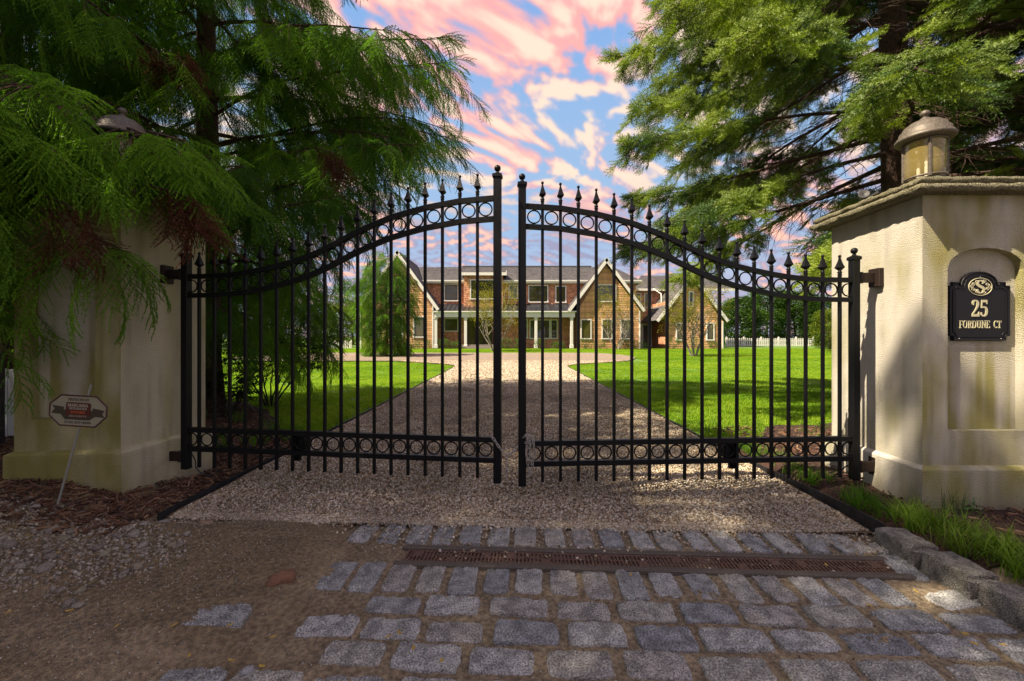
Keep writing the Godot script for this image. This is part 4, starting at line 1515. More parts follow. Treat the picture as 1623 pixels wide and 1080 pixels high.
func trunk(root: Node3D, bk: Material, h: float, r: float, lean := 0.0) -> void:
	var m := MB.new()
	var pts := PackedVector3Array()
	var rad := []
	for k in 15:
		var t := k / 14.0
		pts.append(Vector3(lean * t * t + 0.04 * sin(t * 9.0), -0.15 + (h + 0.15) * t, 0.03 * cos(t * 7.0)))
		rad.append(r * (1.0 - 0.93 * t) * (1.0 + 0.45 * exp(-t * 30.0)))
	m.tube(pts, rad, 14)
	obj("trunk", m, bk, root)

func cedar_tint() -> Callable:
	var q := fn(0.55, 260, 2)
	return func(p: Vector3) -> Color:
		var f := clampf(0.5 + 1.1 * q.get_noise_3dv(p) + rnd(-0.3, 0.3), 0.0, 1.0)
		return Color(0.065, 0.16, 0.02).lerp(Color(0.22, 0.40, 0.03), f)

func cedar(called: String, where: Vector3, h: float, limbs: int, low: float, reach: float, sd: int, label: String, extra: Array = [], thick := 0.21, fine := false) -> Node3D:
	rng.seed = sd
	var root := base(called, where)
	tag(root, label, "tree")
	var bk := bark("cedar bark", Color(0.16, 0.085, 0.055))
	trunk(root, bk, h, thick, 0.1)
	var buf := PackedFloat32Array()
	var o := {"rise": 0.18, "droop": 0.30, "thick": 0.04, "step": 0.155, "twig_from": 0.10, "twig": 0.85, "hang": -0.35, "twig_droop": 0.35, "bare": 0.22, "stray": 0.4, "gap": 0.13, "wild": 0.45, "needle_hang": -0.45, "size": 1.0, "tint": cedar_tint()}
	for i in limbs:
		var f := i / float(limbs - 1)
		var y := low + (h - low - 0.4) * pow(f, 1.15)
		var az := i * 2.3999 + rnd(-0.35, 0.35)
		var prof := 0.48 + 0.52 * smoothstep(low + 0.8, low + 3.6, y)
		prof *= pow(clampf(1.0 - (y - low - 2.5) / (h - low - 2.3), 0.05, 1.0), 0.75)
		o.rise = lerpf(0.16, 0.40, f) + rnd(-0.06, 0.06)
		o.thick = 0.045 * (1.0 - 0.6 * f)
		limb(root, bk, buf, Vector3(0, y, 0), Vector3(cos(az), 0, sin(az)), reach * prof * rnd(0.82, 1.08), o)
	for e in extra:
		var v: Vector3 = e[1] - where - Vector3(0, e[0], 0)
		var flat := Vector3(v.x, 0, v.z)
		var l := flat.length()
		o.droop = e[2]
		o.rise = v.y / l + e[2]
		o.thick = 0.03
		o.twig = e[3]
		o.size = e[4] if e.size() > 4 else 1.0
		o.needle_hang = -0.25
		o.bare = 0.45
		limb(root, bk, buf, Vector3(0, e[0], 0), flat / l, l, o)
	var leaf := mat("cedar foliage", Color(1, 1, 1), 0.55, {"back": Color(0.75, 1.0, 0.15), "spec": 0.35})
	if not green.has("cedar"):
		green["cedar"] = cedar_spray(true)
	many("crown", green["cedar"], leaf, buf, root)
	return root

func dead_sprays(root: Node3D, spots: Array) -> void:
	var buf := PackedFloat32Array()
	var m := MB.new()
	for s in spots:
		var p: Vector3 = s[0] - root.position
		var r: float = s[1]
		m.tube(PackedVector3Array([p + Vector3(-r, 0.08, 0.05), p + Vector3(0, 0.05, 0), p + Vector3(r, -0.02, 0)]), [0.008, 0.006, 0.002], 4, false)
		for k in int(s[2]):
			var f := rnd(-1, 1)
			var b := Basis(Vector3.BACK, -1.25 + rnd(-0.35, 0.35)) * Basis(Vector3.RIGHT, rnd(0, TAU))
			push(buf, b.scaled(Vector3.ONE * rnd(0.5, 0.95)), p + Vector3(f * r, 0.04 - 0.04 * f + rnd(-0.1, 0.1) * r, rnd(-0.4, 0.4) * r), jit(Color(0.12, 0.045, 0.022), 0.35))
	obj("dead_twig", m, mats["cedar bark"], root)
	var o := many("dead_foliage", green["cedar"], mat("dead foliage", Color(1, 1, 1), 0.8, {"back": Color(0.8, 0.4, 0.2)}), buf, root)
	o.set_meta("label", "withered red brown cedar fronds")

func spruce(called: String, where: Vector3, h: float, limbs: int, low: float, reach: float, sd: int, label: String, r0: float, bare: float, light: Color) -> Node3D:
	rng.seed = sd
	var root := base(called, where)
	tag(root, label, "tree")
	var bk := bark("spruce bark", Color(0.125, 0.072, 0.048))
	trunk(root, bk, h, r0, -0.2)
	var buf := PackedFloat32Array()
	var q := fn(0.6, sd, 2)
	var tint := func(p: Vector3) -> Color:
		var f := clampf(0.5 + 1.2 * q.get_noise_3dv(p) + rnd(-0.25, 0.25), 0.0, 1.0)
		return Color(0.075, 0.14, 0.042).lerp(light, f)
	var o := {"rise": -0.2, "droop": 0.1, "thick": 0.05, "step": 0.115, "twig_from": 0.08, "twig": 0.65, "hang": -0.10, "twig_droop": 0.25, "bare": bare, "stray": 0.05, "gap": 0.07, "wild": 0.55, "needle_hang": -0.15, "size": 1.12, "tint": tint}
	for i in limbs:
		var f := i / float(limbs - 1)
		var y := low + (h - low - 0.4) * pow(f, 1.1)
		var az := i * 2.3999 + rnd(-0.3, 0.3)
		var prof := pow(clampf(1.0 - (y - low - 3.0) / (h - low - 2.5), 0.05, 1.0), 0.8)
		o.rise = lerpf(-0.30, 0.15, pow(f, 0.6)) + rnd(-0.08, 0.08)
		o.droop = rnd(-0.10, 0.10)
		o.thick = 0.045 * (1.0 - 0.6 * f)
		o.bare = bare * lerpf(1.0, 0.55, f) * rnd(0.85, 1.15)
		limb(root, bk, buf, Vector3(0, y, 0), Vector3(cos(az), 0, sin(az)), reach * prof * rnd(0.86, 1.08), o)
	if not green.has("spruce"):
		green["spruce"] = spruce_spray()
	many("crown", green["spruce"], mat("spruce foliage", Color(1, 1, 1), 0.5, {"back": Color(0.7, 0.8, 0.2), "spec": 0.4}), buf, root)
	return root

# ---------------------------------------------------------------- broadleaf trees and shrubs
func leaf_tuft(n: int, r: float, l: float) -> ArrayMesh:
	var m := MB.new()
	for i in n:
		var p := Vector3(rnd(-1, 1), rnd(-0.7, 0.7), rnd(-1, 1)) * r
		var b := Basis(Vector3.UP, rnd(0, TAU)) * Basis(Vector3.RIGHT, rnd(-1.0, 1.0)) * Basis(Vector3.BACK, rnd(-0.8, 0.8))
		var k := rnd(0.75, 1.25)
		m.col = Color(k, k, k)
		m.quad(p + b * Vector3(-l * 0.5, 0, 0), p + b * Vector3(0, 0, l * 0.24), p + b * Vector3(l * 0.5, 0.0, 0), p + b * Vector3(0, 0, -l * 0.24))
	return m.mesh()

func broadleaf(called: String, where: Vector3, h: float, w: float, o: Dictionary, label: String, group := "", category := "tree") -> Node3D:
	# stems fork twice; leaf tufts sit in clumps round the ends
	rng.seed = o.seed
	var root := base(called, where)
	tag(root, label, category, group)
	var buf := PackedFloat32Array()
	var stems: int = o.stems
	var bk := bark(o.bark, o.bark_colour)
	var q := fn(1.2 / w, o.seed, 2)
	var m := MB.new()
	var ends := []
	for i in stems:
		var az := TAU * (i + rnd(-0.3, 0.3)) / stems
		var dir := Vector3(cos(az) * o.fan, 1, sin(az) * o.fan).normalized()
		var p := Vector3(cos(az), 0, sin(az)) * (0.02 * h if stems > 1 else 0.0)
		var pts := PackedVector3Array([p - Vector3.UP * 0.1])
		var l: float = h * o.clear
		for k in 4:
			p += dir * l / 4 + Vector3(rnd(-1, 1), 0, rnd(-1, 1)) * 0.02 * h
			pts.append(p)
		var r: float = o.r
		m.tube(pts, [r, r * 0.9, r * 0.8, r * 0.7, r * 0.6], 6, false)
		for b in int(o.forks):
			var az2 := TAU * (b + rng.randf()) / int(o.forks)
			var c := Vector3(cos(az2) * rnd(0.25, 0.5) * w, rnd(0.45, 1.0) * h, sin(az2) * rnd(0.2, 0.5) * w)
			var s := pts[2 + b % 3]
			var mid := s.lerp(c, 0.5) + Vector3(rnd(-1, 1), rnd(0, 1), rnd(-1, 1)) * 0.05 * h
			m.tube(PackedVector3Array([s, mid, c]), [r * 0.5, r * 0.32, r * 0.12], 4, false)
			ends.append(c); ends.append(mid.lerp(c, 0.5))
	obj("trunk" if stems == 1 else "stem", m, bk, root)
	var n: int = o.tufts
	for i in n:
		var c: Vector3
		if rng.randf() < o.loose:
			var a := rnd(0, TAU)
			var v := rng.randf()
			var rr: float = sqrt(sin(PI * (0.12 + 0.80 * v))) * w * 0.5
			var lump := 1.0 + 0.45 * q.get_noise_3d(cos(a) * 3.0 * w * 0.3, v * h, sin(a) * 3.0 * w * 0.3)
			rr *= lump * sqrt(rnd(0.45, 1.0))
			c = Vector3(cos(a) * rr, h * lerpf(o.skirt, 1.0, v), sin(a) * rr)
		else:
			c = ends[rng.randi() % ends.size()] + Vector3(rnd(-1, 1), rnd(-0.8, 0.8), rnd(-1, 1)) * 0.13 * w
		var f := clampf(0.5 + 0.9 * q.get_noise_3dv(c * 2.0) + rnd(-0.35, 0.35), 0.0, 1.0)
		push(buf, Basis(Vector3.UP, rnd(0, TAU)).scaled(Vector3.ONE * rnd(0.7, 1.3)), c, (o.dark as Color).lerp(o.light, f))
	many("crown", o.leaf, mat("leaf", Color(1, 1, 1), 0.55, {"back": Color(0.8, 1.0, 0.2), "spec": 0.35}), buf, root)
	return root

func make_trees() -> void:
	cedar("cedar_tree", Vector3(-4.72, 0.03, -6.6), 13.5, 78, 1.35, 3.6, 901, "large cedar with drooping fronds standing behind the left pier",
		[[3.4, at(640, 215, 5.4), 0.2, 0.6], [3.8, at(692, 195, 6.2), 0.25, 0.6], [4.0, at(655, 205, 6.8), 0.25, 0.7], [3.0, at(590, 270, 5.6), 0.2, 0.7], [2.4, at(520, 300, 5.2), 0.2, 0.6], [4.5, at(700, 95, 6.0), 0.25, 0.9], [5.2, at(690, 60, 6.6), 0.25, 0.9]])
	dead_sprays(get_node("cedar_tree"), [[at(262, 92, 4.9), 0.32, 34], [at(525, 248, 5.0), 0.16, 20]])
	cedar("cedar_tree", Vector3(-6.55, 0.05, -5.6), 9.5, 34, 2.5, 3.0, 902, "cedar at the left edge whose branches hang over the left pier",
		[[2.9, at(40, 390, 2.42), 0.12, 0.30, 0.8], [3.1, at(40, 290, 2.35), 0.15, 0.40, 0.9], [2.3, at(8, 500, 2.42), 0.15, 0.30, 0.8], [2.8, at(70, 320, 2.50), 0.12, 0.22, 0.7], [3.4, at(190, 258, 2.75), 0.15, 0.22, 0.7], [3.6, at(150, 195, 2.66), 0.12, 0.30, 0.8], [3.6, at(275, 250, 3.1), 0.15, 0.25, 0.8], [2.6, at(0, 370, 2.3), 0.15, 0.35, 0.9], [3.8, at(60, 120, 3.0), 0.2, 0.5, 1.0], [3.7, at(120, 150, 2.6), 0.12, 0.28, 0.85], [3.7, at(205, 195, 2.72), 0.12, 0.25, 0.8], [3.5, at(95, 205, 2.58), 0.12, 0.28, 0.85], [3.9, at(110, 178, 2.55), 0.1, 0.40, 1.0], [3.9, at(168, 172, 2.60), 0.1, 0.40, 1.0], [3.7, at(215, 215, 2.70), 0.1, 0.32, 0.9], [3.6, at(140, 232, 2.52), 0.1, 0.32, 0.9], [3.9, at(155, 190, 2.56), 0.1, 0.42, 1.0], [3.8, at(185, 225, 2.62), 0.1, 0.38, 1.0], [3.8, at(120, 210, 2.60), 0.1, 0.40, 1.0]], 0.20)
	dead_sprays(get_node("cedar_tree_001"), [[at(280, 318, 2.74), 0.15, 22], [at(100, 335, 2.45), 0.10, 7]])
	# two more of the same row stand along the road, just outside the frame; their shade falls over the entrance
	for s in [[Vector3(-7.6, 0.0, -1.5), 1.0, "cedar by the road, out of the frame left of the entrance"], [Vector3(-5.9, 0.0, 1.3), 3.3, "cedar by the road, out of the frame behind the viewer's left"]]:
		var o := (get_node("cedar_tree") as Node3D).duplicate()
		o.name = numbered("cedar_tree", self)
		add_child(o, true)
		o.position = s[0]
		o.rotation.y = s[1]
		o.set_meta("label", s[2])
		for c in ["dead_twig", "dead_foliage"]:
			o.get_node(c).free()
	spruce("spruce_tree", Vector3(5.85, 0.03, -6.5), 14.0, 110, 3.3, 4.0, 911, "big spruce with bare inner branches behind the right pier", 0.27, 0.48, Color(0.28, 0.37, 0.045))
	spruce("spruce_tree", Vector3(9.6, 0.03, -7.6), 11.0, 56, 1.3, 3.4, 912, "bright green fir at the right edge behind the lantern", 0.2, 0.30, Color(0.15, 0.24, 0.03))

	rng.seed = 77
	var tiny := leaf_tuft(14, 0.16, 0.085)
	var mid := leaf_tuft(16, 0.30, 0.15)
	var big := leaf_tuft(18, 0.45, 0.24)
	var ever := {"seed": 1, "stems": 1, "forks": 8, "fan": 0.1, "clear": 0.7, "r": 0.16, "tufts": 1100, "loose": 0.8, "skirt": 0.02, "bark": "grey bark", "bark_colour": Color(0.12, 0.09, 0.07), "leaf": mid, "dark": Color(0.030, 0.075, 0.018), "light": Color(0.10, 0.19, 0.03)}
	var i := 0
	for t in [
		[1172, 550, 52.0, 5.6, 5.2, "dark green bushy pine nearest the house's right end"],
		[1215, 549, 56.0, 7.3, 6.0, "tallest green pine behind the white picket fence"],
		[1262, 549, 56.0, 6.9, 5.6, "rounded green pine above the right half of the picket fence"],
		[1296, 549, 60.0, 6.6, 5.0, "green pine beyond the right end of the picket fence"]]:
		ever.seed = 40 + i
		ever.leaf = big
		broadleaf("pine_tree", Vector3((t[0] - CX) * t[2] / FOCAL, 0.1, -t[2]), t[3], t[4], ever, t[5], "pines behind the white fence")
		i += 1
	ever.tufts = 520
	ever.light = Color(0.22, 0.26, 0.025)
	ever.dark = Color(0.07, 0.12, 0.02)
	ever.leaf = mid
	for t in [[1316, 548, 38.0, 3.4, 3.0, "yellow green bush at the lawn's far right edge"], [540, 545, 44.0, 4.2, 3.6, "yellow green bush behind the white fence on the left"], [1345, 548, 40.0, 4.0, 3.4, "light green bush hidden behind the right pier"]]:
		ever.seed = 50 + i
		broadleaf("bush", Vector3((t[0] - CX) * t[2] / FOCAL, 0.12, -t[2]), t[3], t[4], ever, t[5], "", "bush")
		i += 1
	# woods on the left
	ever.tufts = 900
	ever.light = Color(0.10, 0.19, 0.03)
	ever.dark = Color(0.025, 0.065, 0.015)
	for t in [[345, 46.0, 9.5, 8.0, "leafy green tree left of the far lawn"], [405, 52.0, 10.5, 8.5, "second leafy tree from the left pier across the lawn"], [470, 56.0, 9.5, 8.0, "third leafy tree from the left pier across the lawn"], [270, 40.0, 9.0, 8.5, "leafy green tree seen just above the left pier"], [60, 24.0, 6.5, 8.0, "leafy green tree at the far left behind the pier"], [160, 32.0, 8.0, 8.0, "leafy green tree behind the left pier's lantern"], [560, 62.0, 9.0, 8.0, "leafy tree beyond the left end of the house"]]:
		ever.seed = 60 + i
		ever.leaf = big if t[1] > 25.0 else mid
		ever.tufts = 1000 if t[1] > 25.0 else 1500
		broadleaf("leafy_tree", Vector3((t[0] - CX) * t[1] / FOCAL, 0.1, -t[1]), t[2], t[3], ever, t[4])
		i += 1
	# tall dark conifer in front of the house's left gable
	var yc := cedar("young_cedar", Vector3((612 - CX) * 24.0 / FOCAL, 0.1, -24.0), 6.1, 44, 0.35, 2.3, 921, "shaggy young cedar growing before the left end of the house", [], 0.09)
	yc.rotation.y = 0.4
	# multi stemmed ornamental trees on the court
	var orn := {"seed": 1, "stems": 6, "forks": 5, "fan": 0.55, "clear": 0.52, "r": 0.05, "tufts": 560, "loose": 0.12, "skirt": 0.35, "bark": "pale bark", "bark_colour": Color(0.48, 0.42, 0.34), "leaf": tiny, "dark": Color(0.13, 0.14, 0.02), "light": Color(0.36, 0.30, 0.03)}
	for t in [[783, 31.0, 4.9, 4.2, 0.13, "pale multi stemmed tree with yellowing leaves before the front door"], [979, 35.0, 5.2, 5.0, 0.2, "multi stemmed tree with yellow orange leaves before the right gable"], [1100, 24.0, 3.9, 3.4, 0.15, "thin yellow green tree before the far right gable"]]:
		orn.seed = 80 + i
		broadleaf("ornamental_tree", Vector3((t[0] - CX) * t[1] / FOCAL, gy(t[1]), -t[1]), t[2], t[3], orn, t[5])
		i += 1
	# rhododendron in the left bed: bare forked stems, dark leaf whorls at their ends
	var whorl := MB.new()
	for r in 9:
		var a := TAU * r / 9.0
		var b := Basis(Vector3.UP, a) * Basis(Vector3.BACK, rnd(-0.5, 0.3))
		var kk := rnd(0.8, 1.2)
		whorl.col = Color(kk, kk, kk)
		whorl.quad(b * Vector3(0.01, 0, 0), b * Vector3(0.06, 0.004, 0.018), b * Vector3(0.12, -0.012, 0), b * Vector3(0.06, 0.004, -0.018))
	var rho := {"seed": 5, "stems": 9, "forks": 5, "fan": 0.75, "clear": 0.62, "r": 0.014, "tufts": 190, "loose": 0.0, "skirt": 0.3, "bark": "rhododendron bark", "bark_colour": Color(0.07, 0.055, 0.04), "leaf": whorl.mesh(), "dark": Color(0.022, 0.045, 0.014), "light": Color(0.055, 0.095, 0.022)}
	broadleaf("rhododendron", Vector3((428 - CX) * 7.1 / FOCAL, 0.03, -7.1), 1.35, 2.1, rho, "rhododendron with bare forked stems in the mulch behind the left leaf", "", "shrub")
	rho.seed = 6
	rho.tufts = 60
	rho.stems = 5
	broadleaf("rhododendron", Vector3((362 - CX) * 6.0 / FOCAL, 0.03, -6.0), 0.7, 0.9, rho, "low sprawling rhododendron shoot beside the cedar's trunk", "", "shrub")
	# low planting along the house front
	var low := {"seed": 1, "stems": 4, "forks": 3, "fan": 0.8, "clear": 0.5, "r": 0.015, "tufts": 60, "loose": 0.9, "skirt": 0.02, "bark": "shrub bark", "bark_colour": Color(0.1, 0.08, 0.06), "leaf": tiny, "dark": Color(0.035, 0.085, 0.02), "light": Color(0.12, 0.22, 0.035)}
	for t in [[601, "low shrub under the left gable's hidden window"], [616, "low shrub left of the left gable's middle window"], [634, "low shrub under the left gable's middle window"], [655, "largest low shrub under the left gable's right window"], [672, "low shrub at the left gable's right corner"], [703, "low shrub beside the first porch column"], [722, "low shrub under the porch window left of the door"], [802, "low shrub just right of the front door's steps"], [822, "low shrub under the small porch window"], [856, "low shrub below the wide porch windows"], [886, "low shrub before the porch's bare wall"], [928, "dark low shrub under the right gable's left window"], [951, "low shrub between the right gable's first two windows"], [990, "low shrub under the right gable's right window"], [1011, "low shrub at the right gable's downpipe"], [1068, "low shrub at the far wing's left corner"], [1104, "low shrub under the far wing's blank wall"], [1134, "low shrub at the far wing's right corner"]]:
		low.seed = 120 + i
		broadleaf("foundation_shrub", Vector3((t[0] - CX) * 36.8 / FOCAL, gy(36.8), -36.8), rnd(0.5, 1.0), rnd(0.9, 1.5), low, t[1], "low shrubs along the house front", "shrub")
		i += 1

# ---------------------------------------------------------------- the house
var hroot: Node3D

func shingles(m: MB, a: Vector3, b: Vector3, c: Vector3, d: Vector3, course: float, wide: float, k: Color, proud: float, var_ := 0.3) -> void:
	# a..b the lower edge (left to right seen from outside), d..c the upper edge; lapped courses of single shingles
	var n := maxi(1, int(a.distance_to(d) / course))
	var nrm := (b - a).cross(d - a).normalized()
	for i in n:
		var l0 := a.lerp(d, i / float(n))
		var r0 := b.lerp(c, i / float(n))
		var l1 := a.lerp(d, (i + 1.0) / n)
		var r1 := b.lerp(c, (i + 1.0) / n)
		var w := l0.distance_to(r0)
		var cnt := maxi(1, int(w / wide))
		var u := 0.0
		var off := rng.randf() * 0.5
		for j in cnt + 1:
			var u1 := minf(1.0, (j + off + rnd(0.0, 0.4)) / cnt)
			if j == cnt:
				u1 = 1.0
			if u1 <= u + 0.0001:
				continue
			m.col = jit(k, var_)
			var p := proud * rnd(0.7, 1.2)
			var p0 := l0.lerp(r0, u) + nrm * p
			var p1 := l0.lerp(r0, u1) + nrm * p
			m.quad(p0, p1, l1.lerp(r1, u1), l1.lerp(r1, u))
			m.quad(p0 - nrm * p, p1 - nrm * p, p1, p0)
			u = u1

func shingle_part(called: String, quads: Array, roof: bool, parent: Node = null) -> void:
	var m := MB.new()
	for q in quads:
		if roof:
			shingles(m, q[0], q[1], q[2], q[3], 0.17, 0.22, Color(0.105, 0.10, 0.105), 0.018, 0.28)
		else:
			shingles(m, q[0], q[1], q[2], q[3], 0.16, 0.15, Color(0.52, 0.25, 0.145), 0.014, 0.34)
	var o := obj(called, m, mat("roof shingle" if roof else "cedar shingle", Color(1, 1, 1), 0.88), parent if parent else hroot)
	tag(o, "", "", "", "stuff")

func window(x0: float, x1: float, y0: float, y1: float, d: float, mull: Array = []) -> void:
	# pixel edges of the white casing at distance d on a wall that faces the camera
	var a := at(x0, y1, d)
	var b := at(x1, y0, d)
	var w := b.x - a.x
	var h := b.y - a.y
	var c := Vector3((a.x + b.x) / 2, (a.y + b.y) / 2, -d)
	var root := base("window", c, 0.0, hroot)
	var white := mat("white trim", Color(0.70, 0.69, 0.65), 0.6)
	var m := MB.new()
	var t := 0.10
	for s in [-1, 1]:
		m.box(Vector3(s * (w - t) / 2, 0, 0.05), Vector3(t, h - 2 * t, 0.10))
		m.box(Vector3(0, s * (h - t) / 2, 0.052), Vector3(w + (0.06 if s < 0 else 0.0), t, 0.11))
	obj("frame", m, white, root)
	m = MB.new()
	var iw := w - 2 * t
	var ih := h - 2 * t
	var e := 0.05
	for s in [-1, 1]:
		m.box(Vector3(s * (iw - e) / 2, 0, 0.045), Vector3(e, ih - 2 * e, 0.05))
		m.box(Vector3(0, s * (ih - e) / 2, 0.045), Vector3(iw, e, 0.05))
	for f in mull:
		m.box(Vector3((f - 0.5) * iw, 0, 0.047), Vector3(0.07, ih - 2 * e, 0.056))
	obj("sash", m, mat("dark sash", Color(0.022, 0.020, 0.018), 0.5), root)
	m = MB.new()
	m.box(Vector3(0, 0, 0.028), Vector3(iw - e, ih - e, 0.012))
	obj("pane", m, mat("window glass", Color(0.08, 0.075, 0.02), 0.04, {"spec": 0.75}), root)

func boards(parent: Node, poly: Array, z: float, y0: float, y1: float, k: Color) -> void:
	# lapped horizontal boards clipped to a gable outline: poly is [[y, left, right], ...] from the ground up
	var n := int((y1 - y0) / 0.20)
	for i in n:
		var ya := lerpf(y0, y1, i / float(n))
		var yb := lerpf(y0, y1, (i + 1.0) / n)
		var ends := []
		for y in [ya, yb - 0.004]:
			for q in poly.size() - 1:
				if y >= poly[q][0] - 0.001 and y <= poly[q + 1][0] + 0.001:
					var f: float = (y - poly[q][0]) / maxf(0.0001, poly[q + 1][0] - poly[q][0])
					ends.append([lerpf(poly[q][1], poly[q + 1][1], f), lerpf(poly[q][2], poly[q + 1][2], f)])
					break
		if ends.size() < 2:
			continue
		var m := MB.new()
		var p := 0.03
		var a := Vector3(ends[0][0], ya, z + p)
		var b := Vector3(ends[0][1], ya, z + p)
		var c := Vector3(ends[1][1], yb - 0.004, z + 0.012)
		var d := Vector3(ends[1][0], yb - 0.004, z + 0.012)
		m.quad(a, b, c, d)
		m.quad(Vector3(a.x, a.y, z), Vector3(b.x, b.y, z), b, a)
		m.quad(d, c, Vector3(c.x, c.y, z), Vector3(d.x, d.y, z))
		m.quad(Vector3(a.x, a.y, z), a, d, Vector3(d.x, d.y, z))
		m.quad(b, Vector3(b.x, b.y, z), Vector3(c.x, c.y, z), c)
		var tone := i * 7 % 5
		obj("board", m, mat("siding %d" % tone, k * (0.82 + 0.09 * tone), 0.75, {"tex": siding_tex, "scale": Vector3(0.35, 5.0, 0.35)}), parent)

var siding_tex: NoiseTexture2D

func slab(m: MB, a: Vector3, b: Vector3, c: Vector3, d: Vector3, t: float) -> void:
	# a sheet a b c d (anticlockwise from outside) with thickness below it
	var n := (c - a).cross(d - b).normalized() * t
	m.quad(a, b, c, d)
	m.quad(d - n, c - n, b - n, a - n)
	m.quad(a - n, b - n, b, a); m.quad(b - n, c - n, c, b); m.quad(c - n, d - n, d, c); m.quad(d - n, a - n, a, d)

func gable(apex: Array, half: float, ey: float, wl: float, wr: float, d: float, back: float) -> void:
	var ap := at(apex[0], apex[1], d - 0.45)
	var el := at(apex[0] - half, ey, d - 0.45)
	var er := at(apex[0] + half, ey, d - 0.45)
	var y0 := gy(36.0) - 0.1
	var xl := at(wl, 0, d).x
	var xr := at(wr, 0, d).x
	var slope := (ap.y - el.y) / (ap.x - el.x)
	var drop := 0.30 * sqrt(1.0 + slope * slope)
	var yt := ap.y - drop
	var core := base("gable_wall", Vector3(0, 0, 0), 0.0, hroot)
	var yl := yt - (ap.x - xl) * slope
	var yr := yt - (xr - ap.x) * slope
	var m := MB.new()
	var z := -d
	var zb := -back
	# solid core of the gable wing
	var f := PackedVector3Array([Vector3(xl, y0, z), Vector3(xr, y0, z), Vector3(xr, yr, z), Vector3(ap.x, yt, z), Vector3(xl, yl, z)])
	m.fan(f)
	m.quad(Vector3(xl, y0, zb), Vector3(xl, y0, z), Vector3(xl, yl, z), Vector3(xl, yl, zb))
	m.quad(Vector3(xr, y0, z), Vector3(xr, y0, zb), Vector3(xr, yr, zb), Vector3(xr, yr, z))
	obj("sheathing", m, mat("sheathing", Color(0.20, 0.10, 0.06), 0.9), core)
	var lo := minf(yl, yr)
	boards(core, [[y0, xl, xr], [lo, xl, xr], [yt, ap.x - 0.001, ap.x + 0.001]], z, y0 + 0.1, yt - 0.02, Color(0.74, 0.42, 0.205))
	var white := mat("white trim", Color(0.70, 0.69, 0.65), 0.6)
	for s in [[xl + 0.05, yl], [xr - 0.05, yr]]:
		m = MB.new()
		m.box(Vector3(s[0], (y0 + s[1]) / 2, z + 0.03), Vector3(0.11, s[1] - y0, 0.09))
		obj("corner_board", m, white, hroot)
	# roof planes with their shingles, then the white rake boards
	var bk := Vector3(0, 0, -(back - d + 0.45))
	m = MB.new()
	slab(m, el + bk, el, ap, ap + bk, 0.12)
	slab(m, er, er + bk, ap + bk, ap, 0.12)
	obj("roof_deck", m, mat("roof deck", Color(0.14, 0.135, 0.14), 0.9), hroot)
	shingle_part("roof", [[el + bk, el, ap, ap + bk], [er, er + bk, ap + bk, ap]], true)
	for e in [el, er]:
		m = MB.new()
		var t: Vector3 = (ap - e).normalized()
		var q: Vector3 = Vector3.BACK.cross(t) if t.x > 0 else t.cross(Vector3.BACK)
		var low: Vector3 = e - q * 0.14
		var high: Vector3 = ap - q * 0.14 + Vector3(0, 0, 0)
		m.bar(low + Vector3(0, 0, 0.02), high + Vector3(0, 0, 0.02), 0.05, 0.26, q)
		obj("rake_board", m, white, hroot)

func house_box(m: MB, x0: float, x1: float, y0: float, y1: float, z0: float, z1: float) -> void:
	m.box(Vector3((x0 + x1) / 2, (y0 + y1) / 2, (z0 + z1) / 2), Vector3(x1 - x0, y1 - y0, absf(z1 - z0)))

